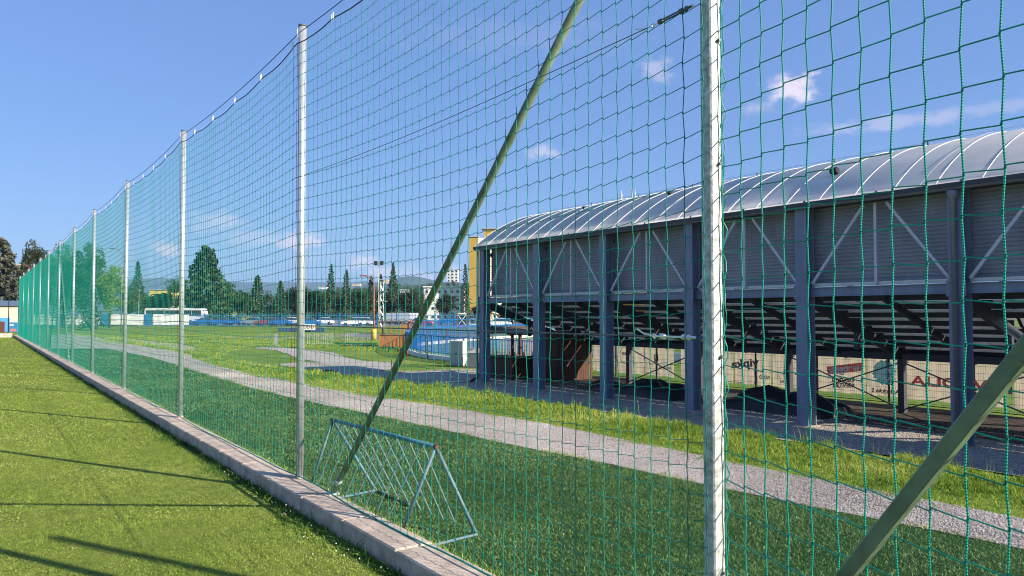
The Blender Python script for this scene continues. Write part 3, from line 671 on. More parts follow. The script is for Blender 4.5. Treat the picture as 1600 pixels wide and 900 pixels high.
# ---------------------------------------------------------------- pitch fence with banners
def banners():
    X = 23.45; n = 0
    t = thing('mesh_fence', 'dark wire mesh fence running behind the grandstand with sponsor banners', 'fence', (X, 0, ZG))
    b = MB()
    for z in [ZG+.12+.20*k for k in range(9)]: b.box(X-.052,X-.047,-10-0,44,z-ZG-.004,z-ZG+.004)
    b.v = [(x-X,y,z) for x,y,z in b.v]; b.build('horizontal_wires', M['steeldark'], t)
    b = MB()
    for k in range(760): y = -8+.065*k; b.box(-.047,-.044,y,y+.004,.06,1.78)
    b.build('vertical_wires', M['steeldark'], t)
    for k in range(22): b = MB(); b.box(-.03,.02,-9.5+2.5*k,-9.44+2.5*k,0,1.9); b.build('post', M['steeldark'], t)
    def yat(px, x=X): 
        d = ray(px, 560); return d.y*(x/d.x)
    def zat(px, py, x=X):
        d = ray(px, py); return CAMZ + d.z*(x/d.x)
    ex, ez = (0,1,0), (0,0,1)
    # each banner: pixel range, then contents
    spans = [(786,868),(870,925),(927,960),(962,1006),(1008,1053),(1064,1146),(1148,1205),(1207,1268),(1270,1352),(1354,1412),(1414,1566),(1583,1680)]
    info = {1:('banner with a red framed letter emblem beside the dark cabinet',), 3:('banner with a black oval logo left of the second row of posts',), 4:('banner with small initials and a fine text line',),
            5:('banner with black heading letters behind the square post',), 6:('banner with grey mirrored vipka lettering',), 7:('banner with a speckled tree print',), 8:('banner with a red tilted label and black words',),
            9:('banner with a round blue globe print',), 10:('wide banner with large red VEOLIA lettering',), 11:('banner with a dark house shape at the right edge of the photo',), 0:('plain pale banner left of the dark cabinet',), 2:('narrow plain pale banner between thin braces',)}
    objs = {}
    for i, (pa, pb) in enumerate(spans):
        ya, yb = yat(pa), yat(pb); top = ZG+1.50; bot = ZG+.22; nn = 16; V = []; Fq = []
        for k in range(nn+1):
            y = ya+(yb-ya)*k/nn
            for j in range(7):
                z = bot+(top-bot)*j/6; V.append((X+.012*math.sin(k*1.9+j*.7+i)+.008*math.sin(j*2.3+k*.6), y, z - ZG + (.015*math.sin(k*.9+i) if j in (0,6) else 0)))
        for k in range(nn):
            for j in range(6): a = k*7+j; Fq.append((a,a+7,a+8,a+1))
        V = [(x-X, y-ya, z) for x,y,z in V]
        t2 = thing('sponsor_banner', info[i][0], 'banner', (X, ya, ZG), 0, 'banners hung on the mesh fence')
        link('cloth', np_mesh('cloth', V, Fq), M['bannerc'], t2, True); objs[i] = (t2, ya)
    D = -.035
    def tx(i, s, px, py, size, m, rot=0, bold=.004, name='lettering', span=None):
        if span: px = (span[0]+span[1])/2
        t2, ya = objs[i]; y, z = (yat(px) if not span else (yat(span[0])+yat(span[1]))/2)-ya, zat(px, py)-ZG
        c, s_ = math.cos(rot), math.sin(rot)
        o = text(s, size, m, t2, (0, 0, 0), (0, 1, 0), (0, 0, 1), name, depth=.001, bold=bold)
        if span:
            ys = [v.co.y for v in o.data.vertices]; k = abs(yat(span[0])-yat(span[1]))/(max(ys)-min(ys)); mid = (max(ys)+min(ys))/2
            o.data.transform(Matrix.Translation((0,-mid,0))); o.data.transform(Matrix.Diagonal((1,k,1,1)))
        o.data.transform(Matrix.Rotation(rot,4,'X')); o.data.transform(Matrix.Translation((D,y,z))); return o
    # letters read from the pitch side, so they are mirrored from here
    t2, ya = objs[1]; y, z = yat(897)-ya, zat(897, 553)-ZG; w, h = .36, .50
    b = MB(); b.box(D-.003,D+.003,y-w,y+w,z+h-.09,z+h); b.box(D-.003,D+.003,y-w,y+w,z-h,z-h+.09); b.box(D-.003,D+.003,y-w,y-w+.10,z-h+.09,z+h-.09); b.box(D-.003,D+.003,y+w-.10,y+w,z-h+.09,z+h-.09); b.build('frame_print', M['print_red'], t2)
    text('P', .62, M['print_red'], t2, (D, y, z+.02), ex, ez, bold=.03)
    t2, ya = objs[3]; y, z = yat(977)-ya, zat(977, 555)-ZG
    b = MB(); b.tube([(D, y+.30*math.cos(a), z+.36*math.sin(a)) for a in [k*math.pi/16 for k in range(33)]], .013, 4, cap=False); b.build('oval_print', M['print_black'], t2)
    text('2020', .17, M['print_black'], t2, (D, y, z+.06), ex, ez, bold=.004)
    tx(4, 'LJ', 1026, 560, .38, M['print_black']); tx(4, 'RESTAURACIA', 1040, 575, .11, M['print_grey'])
    tx(5, 'M E N', 1118, 590, .30, M['print_black'], bold=.008)
    b = MB(); t2, ya = objs[5]; y = yat(1135)-ya; z = zat(1135,595)-ZG; b.box(D-.003,D+.003,y-.75,y+.35,z-.02,z); b.build('line_print', M['print_black'], t2)
    tx(6, 'vipka', 1165, 568, .42, M['print_grey'], rot=-.12, bold=.014, span=(1143,1187)); tx(6, 'WOOD', 1197, 590, .20, M['print_black'], span=(1187,1204))
    t2, ya = objs[7]; rr = random.Random(3); b = MB()
    for k in range(70):
        a = rr.uniform(0, math.pi); q = rr.uniform(.1,1); y = yat(1229)-ya+.42*q*math.cos(a); z = zat(1229,590)-ZG+.36*q*math.sin(a); s = .012
        b.box(D-.002,D+.002,y-s,y+s,z-s,z+s)
    b.build('speckled_print', M['print_black'], t2); tx(7, 'NATURE', 1229, 597, .13, M['print_grey'])
    t2, ya = objs[8]; y, z = yat(1320)-ya, zat(1320, 576)-ZG; b = MB()
    b.beam((D, y-.62, z+.10), (D, y+.62, z-.10), .004, .27, up=(0,0,1)); b.build('label_print', M['print_red'], t2)
    text('webgisk', .34, M['print_white'], t2, (D-.008, y, z-.01), (0,1,-.16), (0,.16,1), bold=.012)
    tx(8, 'KREATÍVNA', 1318, 594.5, .20, M['print_black'], rot=-.10, bold=.008, span=(1299,1335)); tx(8, 'AGENTÚRA', 1319, 602.5, .20, M['print_black'], rot=-.10, bold=.008, span=(1301,1336))
    t2, ya = objs[9]; y, z = yat(1382)-ya, zat(1382, 582)-ZG; b = MB(); rr = random.Random(5)
    n = 40; b.add([(D, y, z)]+[(D, y+(.36+.04*math.sin(k*3.1)+.03*math.sin(k*5))*math.cos(2*math.pi*k/n), z+(.38+.04*math.cos(k*2.2))*math.sin(2*math.pi*k/n)) for k in range(n)], [(0,k+1,(k+1)%n+1) for k in range(n)])
    b.build('globe_print', M['print_blue'], t2)
    b = MB(); b.tube([(D-.006, y-.2+.4*k/10, z+.12*math.sin(k*.7)) for k in range(11)], .02, 4); b.tube([(D-.006, y-.25+.3*k/10, z-.2+.06*math.sin(k*.9)) for k in range(11)], .018, 4); b.build('globe_lines', M['print_white'], t2)
    tx(9, 'Adlericka S', 1384, 611, .17, M['print_black'], bold=.006, span=(1362,1406))
    tx(10, 'VEOLIA', 1468, 599, .40, M['print_red'], bold=.012, span=(1422,1545))
    t2, ya = objs[11]; y, z = yat(1594)-ya, zat(1594, 600)-ZG; b = MB()
    b.beam((D,y-.5,z+.05),(D,y,z+.40),.004,.08); b.beam((D,y,z+.40),(D,y+.5,z+.05),.004,.08); b.box(D-.002,D+.002,y+.20,y+.30,z-.3,z+.15); b.box(D-.002,D+.002,y-.3,y-.2,z-.3,z+.15); b.build('house_print', M['print_grey'], t2)
banners()

# ---------------------------------------------------------------- things round the stand
def timber_walls(t, x0,x1,y0,y1,z0,z1, m, sides='NSEW', name='plank_wall'):
    g = .10
    if 'W' in sides or 'E' in sides:
        for xx, s in ((x0,'W'),(x1,'E')):
            if s in sides:
                b = MB(); y = y0
                while y < y1-.02: b.box(xx-.012,xx+.012,y+.006,min(y1,y+g)-.006,z0,z1); y += g
                b.build(name, m, t)
    for yy, s in ((y0,'S'),(y1,'N')):
        if s in sides:
            b = MB(); x = x0+.02
            while x < x1-.03: b.box(x+.006,min(x1-.02,x+g)-.006,yy-.012,yy+.012,z0,z1); x += g
            b.build(name, m, t)
def kiosk(name, label, cat, x, y, z, w, d, h, m, counter=.95, rz=0, o=.28, rise=.32):
    t = thing(name, label, cat, (x,y,z), rz)
    timber_walls(t, -w/2,w/2,-d/2,d/2,.02,counter,m,'NSW' if cat != 'stall' else 'NSEW','counter_wall')
    for sx in (-1,1):
        for sy in (-1,1): b = MB(); b.box(sx*w/2-.05,sx*w/2+.05,sy*d/2-.05,sy*d/2+.05,0,h); b.build('corner_post', m, t)
    b = MB(); b.box(-w/2-.08,w/2+.08,-d/2-.08,-d/2+.22,counter,counter+.04); b.box(-w/2-.12,-w/2+.2,-d/2+.22,d/2,counter,counter+.04); b.build('counter_top', m, t)
    b = MB()
    b.add([(-w/2-o,-d/2-o,h),( w/2+o,-d/2-o,h),(w/2+o,0,h+rise),(-w/2-o,0,h+rise),(w/2+o,d/2+o,h),(-w/2-o,d/2+o,h)], [(0,1,2,3),(3,2,4,5)])
    b.add([(-w/2-o,-d/2-o,h-.04),( w/2+o,-d/2-o,h-.04),(w/2+o,0,h+rise-.04),(-w/2-o,0,h+rise-.04),(w/2+o,d/2+o,h-.04),(-w/2-o,d/2+o,h-.04)], [(0,1,2,3),(3,2,4,5)])
    b.build('roof', M['roofbrown'], t)
    b = MB()
    for s in (-1,1): b.beam((s*(w/2+o),-d/2-o,h-.02),(s*(w/2+o),0,h+rise-.02),.03,.09); b.beam((s*(w/2+o),d/2+o,h-.02),(s*(w/2+o),0,h+rise-.02),.03,.09)
    b.build('barge_board', m, t)
    return t
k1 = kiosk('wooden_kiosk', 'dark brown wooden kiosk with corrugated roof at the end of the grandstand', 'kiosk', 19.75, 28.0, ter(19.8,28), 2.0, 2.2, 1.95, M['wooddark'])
for k in range(3):
    b = MB(); b.tube([(-.75+.5*k,-.9,.99),(-.75+.5*k,-.9,1.09),(-.75+.5*k,-.9,1.18)], [.05,.05,.02], 10); tag(b.build('bottle', M['offwhite'], None, smooth=True), ['pale bottle left on the dark kiosk counter','pale bottle in the middle of the dark kiosk counter','pale bottle at the right of the dark kiosk counter'][k], 'bottle').location = k1.location
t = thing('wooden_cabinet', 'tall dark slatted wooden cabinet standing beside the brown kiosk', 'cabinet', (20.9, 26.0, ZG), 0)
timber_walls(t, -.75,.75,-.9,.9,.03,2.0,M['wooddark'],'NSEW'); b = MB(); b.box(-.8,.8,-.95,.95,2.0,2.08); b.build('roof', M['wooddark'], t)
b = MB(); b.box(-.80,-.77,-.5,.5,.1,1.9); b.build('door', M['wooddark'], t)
# orange kiosk on the meadow
x, y = F(619, 66); okz = ter(x,y)
t = kiosk('wooden_kiosk', 'orange brown wooden kiosk with open sides standing on the sunny grass', 'kiosk', x, y, okz, 2.55, 1.7, 2.10, M['wood'], counter=1.0, rz=-YAW, o=.12, rise=.10)
for q in (-.75, -.3, .15, .5): b = MB(); b.box(q-.045,q+.045,-.84,-.79,1.045,2.08); b.build('slat', M['wood'], t)
b = MB(); b.box(.72,1.20,-.83,-.80,1.045,2.0); b.build('side_panel', M['wood'], t)
# grey electrical cabinets
p = G(716, 572); D0 = 44.5
t = thing('electrical_cabinet', 'tall light grey two-door electrical cabinet beside the blue railing', 'cabinet', tuple(p), R(-62))
b = MB(); b.box(-.42,.42,-.22,.22,.08,1.32); b.build('housing', M['cabgrey'], t, bevel=.01)
b = MB(); b.box(-.45,.45,-.25,.25,0,.08); b.build('plinth', M['concrete'], t)
b = MB(); b.box(-.44,.44,-.25,.24,1.322,1.36); b.build('lid', M['offwhite'], t)
for s in (-1,1): b = MB(); b.box(min(s*.02,s*.39),max(s*.02,s*.39),-.235,-.222,.14,1.27); dd = b.build('door', M['cabgrey'], t); b = MB(); b.box(s*.05-.012,s*.05+.012,-.25,-.237,.62,.78); b.build('handle', M['wire'], dd)
p = G(741, 574)
t = thing('utility_box', 'small white-topped grey utility box next to the grandstand end', 'box', tuple(p), R(-50))
b = MB(); b.box(-.28,.28,-.2,.2,0,.75); b.build('housing', M['zinc_grey'], t); b = MB(); b.box(-.3,.3,-.22,.22,.76,1.02); b.build('top_unit', M['offwhite'], t)
p = G(636, 556)
t = thing('warning_post', 'short red post with white stripe at the curved railing corner', 'post', tuple(p))
MB().tube([(0,0,0),(0,0,.55)], .07, 10).build('shaft', M['red'], t, smooth=True); MB().tube([(0,0,.33),(0,0,.45)], .073, 10).build('stripe', M['white'], t, smooth=True)
# tarpaulin heaps under the stand
def heap(label, x, y, L_, W_, H_, seed, rz):
    rr = random.Random(seed); V = []; Fq = []; nx, ny = 34, 20
    for i in range(nx+1):
        for j in range(ny+1):
            u, v = i/nx*2-1, j/ny*2-1; e = max(0, 1-abs(u)**2.6)*max(0, 1-abs(v)**2.4)
            h = H_*(e**.45)*(.72+.38*noise.noise(Vector((u*2.2+seed, v*1.6, 0)))+.16*abs(noise.noise(Vector((u*9+v*3, v*4, seed)))))
            V.append((u*L_/2+.05*noise.noise(Vector((u*3,v*3,5))), v*W_/2, max(0,h)-.01))
    for i in range(nx):
        for j in range(ny): a = i*(ny+1)+j; Fq.append((a,a+ny+1,a+ny+2,a+1))
    o = link('tarpaulin_heap', np_mesh('tarp', V, Fq), M['tarp'], None, True); o.location = (x,y,ter(x,y)); o.rotation_euler = (0,0,rz); tag(o, label, 'tarpaulin')
heap('black tarpaulin heap under the stand left of the square post', 19.3, 18.9, 3.2, 1.6, .62, 2, R(84))
heap('black tarpaulin heap under the stand right of the square post', 19.3, 13.9, 3.6, 1.8, .72, 8, R(95))
heap('low black sheet heap lying near the brown wooden cabinet', 20.3, 22.6, 1.6, 1.2, .25, 5, R(70))
# blue railing with white kerb wall around the pitch corner
def catm(P, n):
    out = []
    P = [Vector(p) for p in P]; P = [P[0]*2-P[1]]+P+[P[-1]*2-P[-2]]
    for i in range(1,len(P)-2):
        for k in range(n):
            s = k/n; a,b_,c,d = P[i-1:i+3]; out.append(.5*((2*b_)+(-a+c)*s+(2*a-5*b_+4*c-d)*s*s+(-a+3*b_-3*c+d)*s**3))
    out.append(P[-2]); return out
def railing():
    path = catm([(22.9,29.5),(22.9,35),(23.2,40),(24.3,46),(26.8,52.5),(29.9,57.8),(35,62),(43,66),(60,70),(90,73)], 12)
    # resample to equal steps
    d = [0]
    for i in range(1,len(path)): d.append(d[-1]+(path[i]-path[i-1]).length)
    step = 1.2; n = int(d[-1]/step); pts = []
    for k in range(n+1):
        s = k*step; i = max(1, next((j for j in range(len(d)) if d[j] >= s), len(d)-1)); f = (s-d[i-1])/(d[i]-d[i-1]); pts.append(path[i-1].lerp(path[i], f))
    t = thing('blue_railing', 'blue metal railing with close bars curving round the pitch corner', 'railing', (pts[0].x, pts[0].y, 0))
    O = pts[0]; L3 = lambda p, z: (p.x-O.x, p.y-O.y, ter(p.x,p.y)+z)
    for h, r in ((1.45,.028),(.42,.022)): MB().tube([L3(p,h) for p in pts], r, 6).build('rail', M['blue'], t)
    for i, p in enumerate(pts[:60]): b = MB(); b.tube([L3(p,.2),L3(p,1.5)], .042, 6); b.build('post', M['blue'], t)
    b = MB(); 
    for i in range(len(pts)-1):
        if i < 1: continue
        for k in range(1,8):
            q = pts[i].lerp(pts[i+1], k/8); b.tube([L3(q,.44),L3(q,1.43)], .018, 4, cap=False)
    b.build('bars', M['blue'], t)
    b = MB(); 
    for i in range(len(pts)-1):
        a, c = L3(pts[i],.10), L3(pts[i+1],.10); b.beam(a, c, .22, .32)
    tag(b.build('low_wall', M['white'], None), 'low white wall carrying the blue railing around the pitch corner', 'wall').location = (O.x,O.y,0)
    inner = catm([(33.2,30),(33.2,39),(35.6,47),(42.2,53),(48.2,56),(62,60),(90,63)], 8)
    b = MB()
    for i in range(len(inner)-1): a, c = inner[i], inner[i+1]; b.beam((a.x,a.y,ter(a.x,a.y)+.32),(c.x,c.y,ter(c.x,c.y)+.32),.05,.55)
    tag(b.build('advertising_board', M['white'], None), 'long low white board curving inside the blue railing', 'board')
railing()
def far_mesh():
    pts = [Vector(F(px, D)) for px, D in ((642,84),(700,92),(760,96),(830,98),(900,98))]; O = pts[0]
    t = thing('blue_mesh_fence', 'tall dense blue bar fence beyond the curved railing', 'fence', (O.x,O.y,0))
    L3 = lambda p, z: (p.x-O.x, p.y-O.y, ter(p.x,p.y)+z)
    b = MB()
    for i in range(len(pts)-1):
        n = int((pts[i+1]-pts[i]).length/.26)
        for k in range(n): q = pts[i].lerp(pts[i+1], k/n); b.tube([L3(q,.05),L3(q,1.75)], .022, 4, cap=False)
    b.build('bars', M['blue'], t)
    for h in (.15,.9,1.7): MB().tube([L3(p,h) for p in pts], .04, 5).build('rail', M['blue'], t)
    for i in range(len(pts)-1):
        n = int((pts[i+1]-pts[i]).length/2.4)
        for k in range(n): q = pts[i].lerp(pts[i+1], k/n); MB().tube([L3(q,0),L3(q,1.9)], .05, 6).build('post', M['blue'], t)
far_mesh()

# ---------------------------------------------------------------- crowd barriers, posts and signs on the meadow
def barrier(label, px, py, rz):
    p = G(px, py); t = thing('crowd_barrier', label, 'barrier', tuple(p), rz, 'steel crowd barriers on the meadow')
    MB().tube([(-1.1,0,.15),(-1.1,0,1.0),(-1.05,0,1.08),(1.05,0,1.08),(1.1,0,1.0),(1.1,0,.15),(-1.1,0,.15)], .02, 6).build('frame', M['galv'], t)
    b = MB()
    for k in range(1,14): x = -1.1+2.2*k/14; b.tube([(x,0,.15),(x,0,1.07)], .008, 4)
    b.build('bars', M['galv'], t)
    for s in (-1,1): MB().tube([(s*.7,-.3,0),(s*.7,0,.12),(s*.7,.3,0)], .018, 6).build('foot', M['galv'], t)
barrier('steel crowd barrier standing edge-on left of the nearest round post', 431, 541, R(80))
barrier('steel crowd barrier with a rounded white end in the middle of the meadow', 500, 540, R(-35))
barrier('steel crowd barrier touching the orange kiosk side on the meadow', 560, 541, R(-35))
def green_beam(label, p0, p1):
    a, b_ = G(*p0), G(*p1); t = thing('green_beam', label, 'beam', tuple(a)); d = b_-a
    MB().beam((0,0,.32), (d.x,d.y,d.z+.32), .12, .10).build('bar', M['greenpaint'], t)
    for q in (.08,.5,.92): MB().box(d.x*q-.04,d.x*q+.04,d.y*q-.04,d.y*q+.04,d.z*q-.02,d.z*q+.265).build('leg', M['greenpaint'], t)
green_beam('long low dark green beam on legs left of the orange kiosk', (524,542), (590,543))
green_beam('short green beam on legs right in front of the orange kiosk', (596,550), (619,550))
def sign_board():
    x, y = F(483, 96); z = ter(x,y); t = thing('sign_board', 'white board with three red and grey signs on a dark blue low bench', 'sign', (x,y,z), -YAW)
    b = MB(); b.box(-.8,.8,-.02,.02,.25,1.0); b.build('board', M['white'], t)
    for k, m_ in ((-.45,'print_black'),(0,'red'),(.45,'red')): 
        MB().tube([(k+.16*math.cos(a),-.03,.63+.16*math.sin(a)) for a in [i*math.pi/6 for i in range(13)]], .03, 4, cap=False).build('symbol', M[m_], t)
    for s in (-.7,.7): b = MB(); b.box(s-.03,s+.03,.02,.06,0,1.0); b.build('leg', M['wire'], t)
sign_board()
x, y = F(472, 97); t = thing('low_container', 'dark blue low container lying below the white sign board', 'container', (x,y,ter(x,y)), -YAW)
b = MB(); b.add([(-2.8,-.6,0),(2.9,-.6,0),(2.9,.6,0),(-2.8,.6,0),(-2.9,-.65,.5),(3.0,-.65,.5),(3.0,.65,.5),(-2.9,.65,.5)], [(0,1,2,3),(4,5,6,7),(0,1,5,4),(1,2,6,5),(2,3,7,6),(3,0,4,7)]); b.build('tub', M['blueroof'], t)
b = MB(); b.box(-2.92,3.02,-.67,.67,.502,.54); b.build('rim', M['steelblue'], t)

def lamp_post(name, label, px, D, top_py, r, m, arm=None, head=None, base=None, lattice=False):
    x, y = F(px, D); z = ter(x,y); h = ZP(top_py, D)-z; t = thing(name, label, 'lamp post' if head else 'mast', (x,y,z), -YAW)
    if lattice:
        w = .30
        for sx in (-1,1):
            for sy in (-1,1): MB().tube([(sx*w,sy*w,0),(sx*w*.6,sy*w*.6,h)], .04, 5).build('leg', m, t)
        b = MB(); n = int(h/.8)
        for k in range(n):
            a, c = h*k/n, h*(k+1)/n; wa, wc = w*(1-.4*k/n), w*(1-.4*(k+1)/n); s = 1 if k%2 else -1
            b.tube([(-s*wa,-wa,a),(s*wc,-wc,c)], .035, 4); b.tube([(-s*wa,wa,a),(s*wc,wc,c)], .035, 4); b.tube([(wa,-s*wa,a),(wc,s*wc,c)], .035, 4); b.tube([(-wa,-s*wa,a),(-wc,s*wc,c)], .035, 4)
        b.build('lattice', m, t)
        for zz in (h*.55, h*.75, h*.98): b = MB(); b.box(-.75,.75,-.4,.4,zz,zz+.09); b.build('platform', m, t)
    else:
        MB().tube([(0,0,0),(0,0,h)], [r,r*.7], 8).build('pole', m, t, smooth=True)
    if arm:
        ax, az = arm; MB().tube([(0,0,h-.05),(ax*.5,0,h+az*.8),(ax,0,h+az)], r*.6, 6).build('arm', m, t, smooth=True)
        b = MB(); b.box(ax-.55 if ax<0 else ax-.1, ax+.1 if ax<0 else ax+.55, -.14,.14,h+az-.07,h+az+.07); b.build('lamp_head', head or M['offwhite'], t, bevel=.03)
    if base: MB().tube([(0,0,0),(0,0,base[0])], base[1], 10).build('base', base[2], t, smooth=True)
    return t, h
lamp_post('street_lamp', 'thin grey street lamp behind the net near the third round post', 190, 90, 396, .07, M['zinc_grey'], arm=(-.95,.6), head=M['zinc_grey'])
lamp_post('street_lamp', 'street lamp with pale head and brown arm over the far end of the net', 50, 120, 420, .08, M['redbrown'], arm=(-2.0,.7), head=M['white'])
lamp_post('slim_mast', 'slim black mast beside the cream building at the left edge', 14, 88, 430, .055, M['rubber'])
lamp_post('street_lamp', 'red brown street lamp pole with long curved arm and yellow base', 584.5, 78, 443, .09, M['redbrown'], arm=(-.9,.8), head=M['redbrown'], base=(1.1,.26,M['yellow']))
lamp_post('lattice_mast', 'pale green lattice mast with platforms behind the kiosk', 596.5, 110, 436, .06, M['galv'], lattice=True)
t, h = lamp_post('floodlight_pole', 'yellowish pole carrying two black floodlights above the trees', 591.5, 105, 413, .07, M['beige'])
for s in (-1,1):
    b = MB(); b.box(s*.42-.22,s*.42+.22,-.2,.2,h-.05,h+.45); b.build('floodlight', M['rubber'], t, bevel=.04)
MB().tube([(-.5,0,h-.1),(.5,0,h-.1)], .04, 6).build('crossarm', M['wire'], t)
lamp_post('flag_pole', 'thin pale pole with a small orange box at its foot by the coach', 217, 140, 445, .04, M['offwhite'], base=(1.6,.45,M['yellow']))

# ---------------------------------------------------------------- blue picket fence and white sheets far off
def far_fence():
    D = 128; xa, ya = F(20, D); xb, yb = F(760, D); a, c = Vector((xa,ya,0)), Vector((xb,yb,0)); Ln = (c-a).length; ang = math.atan2(yb-ya, xb-xa)
    t = thing('picket_fence', 'long blue metal picket fence separating the meadow from the car park', 'fence', (xa,ya,-.2), ang)
    b = MB(); k = 0.0
    while k < Ln: b.box(k-.014,k+.014,-.014,.014,.12,2.25); k += .30
    b.build('pickets', M['bluepale'], t)
    for z in (.30, 1.9): b = MB(); b.box(0,Ln,.021,.05,z-.035,z+.035); b.build('rail', M['bluepale'], t)
    k = 0
    while k < Ln: b = MB(); b.box(k-.06,k+.06,-.05,.05,0,2.3); b.build('post', M['blue'], t); k += 3.2
    return a, c, Ln, ang, D
fa, fc, fL, fang, fD = far_fence()
def sheet(label, pa, pb, m):
    s = lambda px: (Vector((*F(px, fD),0))-fa).length
    x0, x1 = s(pa), s(pb); p = fa + (fc-fa).normalized()*x0
    V = []; Fq = []; n = max(4, int((x1-x0)/.6))
    for i in range(n+1):
        for j in range(5): V.append(((x1-x0)*i/n, -.10+.03*math.sin(i*1.9+j), .35+1.72*j/4+.03*math.sin(i*1.3)))
    for i in range(n):
        for j in range(4): q = i*5+j; Fq.append((q,q+5,q+6,q+1))
    o = link('fence_sheet', np_mesh('fence_sheet', V, Fq), m, None, True); o.location = (p.x,p.y,-.2); o.rotation_euler = (0,0,fang); tag(o, label, 'sheet', 'sheets hung on the far blue fence')
sheet('white sheet on the far fence between the fifth and seventh round posts', 38, 88, M['sheetwhite'])
sheet('white sheet on the far fence left of the fourth round post', 103, 157, M['sheetwhite'])
sheet('white sheet on the far fence between the third and fourth round posts', 174, 225, M['sheetwhite'])
sheet('white sheet on the far fence in front of the coach', 240, 296, M['sheetwhite'])
sheet('blue sheet on the far fence between the two left white sheets', 90, 101, M['bluecloth'])
sheet('blue sheet on the far fence right of the fourth round post', 158, 172, M['bluecloth'])
sheet('blue sheet on the far fence just left of the coach sheet', 226, 239, M['bluecloth'])
# coach
def coach():
    D = 150; x, y = F(276, D); t = thing('coach', 'white touring coach with dark windows parked behind the far fence', 'coach', (x,y,-.2), -YAW)
    Lh = 5.7; Z = ZP(481.5, D)+.2
    b = MB(); pr = [(-Lh,.45),(Lh-.1,.45),(Lh+.15,1.2),(Lh-.05,2.4),(Lh-.25,Z-.15),(Lh-.6,Z),(-Lh+.25,Z),(-Lh,Z-.3)]
    V = [(p[0],-1.25,p[1]) for p in pr]+[(p[0],1.25,p[1]) for p in pr]; n = len(pr)
    b.add(V, [(i,(i+1)%n,n+(i+1)%n,n+i) for i in range(n)]+[tuple(range(n-1,-1,-1)),tuple(range(n,2*n))]); b.build('body', M['white'], t, bevel=.05)
    for k in range(6):
        b = MB(); x0 = -Lh+.35+1.78*k; b.box(x0,x0+1.70,-1.275,-1.255,1.75,Z-.42); b.build('window', M['glass'], t)
    b = MB(); b.add([(Lh+.17,-1.1,1.3),(Lh+.17,1.1,1.3),(Lh-.18,1.1,Z-.35),(Lh-.18,-1.1,Z-.35),(Lh+.10,-1.1,1.3),(Lh+.10,1.1,1.3),(Lh-.30,1.1,Z-.35),(Lh-.30,-1.1,Z-.35)],[(0,1,2,3),(4,5,6,7),(0,1,5,4),(2,3,7,6),(0,3,7,4),(1,2,6,5)]); b.build('windscreen', M['glass'], t)
    for xx in (-Lh+2.2,-Lh+3.4,Lh-2.4):
        for s in (-1,1): w = MB().tube([(xx,s*1.15,.48),(xx,s*1.27,.48)], .48, 16).build('wheel', M['rubber'], t); MB().tube([(xx,s*1.271,.48),(xx,s*1.285,.48)], .25, 12).build('hub', M['galv'], w)
    b = MB(); b.box(Lh-1.6,Lh-.5,-1.30,-1.282,1.0,1.2); b.box(Lh-1.9,Lh-.9,-1.30,-1.282,.75,.87); b.build('stripe', M['decal'] if 'decal' in M else M['bluepale'], t)
    b = MB(); b.tube([(Lh+.1,-1.2,2.9),(Lh+.45,-1.45,2.8),(Lh+.45,-1.45,2.2)], .07, 6); b.build('mirror', M['white'], t)
coach()
# cars
carmats = {}
def carm(c):
    if c not in carmats:
        m = mat('car_paint', c, .25, var=.03, scale=1, spec=.6); carmats[c] = m
    return carmats[c]
def car(label, px, D, c, rz, s=1.0):
    x, y = F(px, D); t = thing('parked_car', label, 'car', (x,y,ter(x,y)+.01), rz, 'cars parked behind the blue fence'); m = carm(c)
    side = [(-2.1,.35),(-2.15,.75),(-1.75,.92),(-1.35,.96),(.75,.98),(1.15,.90),(1.95,.78),(2.12,.60),(2.1,.35)]
    def pr(side, w0, w1, name, mm, par):
        n = len(side); V = [(a,-w0 if z<1 else -w1,z) for a,z in side]+[(a,w0 if z<1 else w1,z) for a,z in side]
        return MB().add(V, [(i,(i+1)%n,n+(i+1)%n,n+i) for i in range(n)]+[tuple(range(n-1,-1,-1)),tuple(range(n,2*n))]).build(name, mm, par, bevel=.03)
    pr([(p[0]*s,p[1]*s) for p in side], .88*s,.88*s,'body',m,t)
    cab = [(-1.75,.93),(-1.25,1.42),(.25,1.46),(1.05,.95)]
    n = 4; V = [((a)*s,-(.80 if z<1 else .62)*s,z*s) for a,z in cab]+[(a*s,(.80 if z<1 else .62)*s,z*s) for a,z in cab]
    MB().add(V, [(0,1,n+1,n),(1,2,n+2,n+1),(2,3,n+3,n+2),(3,0,n,n+3),(3,2,1,0),(4,5,6,7)]).build('windows', M['glass'], t)
    MB().add([(-1.27*s,-.63*s,1.43*s),(.26*s,-.63*s,1.47*s),(.26*s,.63*s,1.47*s),(-1.27*s,.63*s,1.43*s),(-1.20*s,-.5*s,1.49*s),(.2*s,-.5*s,1.51*s),(.2*s,.5*s,1.51*s),(-1.20*s,.5*s,1.49*s)],[(0,1,2,3),(4,5,6,7),(0,1,5,4),(1,2,6,5),(2,3,7,6),(3,0,4,7)]).build('roof', m, t)
    for xx in (-1.3,1.3):
        for sd in (-1,1): MB().tube([(xx*s,sd*.72*s,.32*s),(xx*s,sd*.90*s,.32*s)], .32*s, 12).build('wheel', M['rubber'], t)
    for sd in (-1,1): MB().box(2.05*s,2.12*s,min(sd*.5,sd*.8)*s,max(sd*.5,sd*.8)*s,.58*s,.70*s).build('headlight', M['lamp_glass'], t)
B_, W_, S_, K_, RR, G_ = (.02,.12,.42),(.75,.75,.75),(.35,.37,.40),(.02,.022,.03),(.40,.03,.03),(.12,.14,.18)
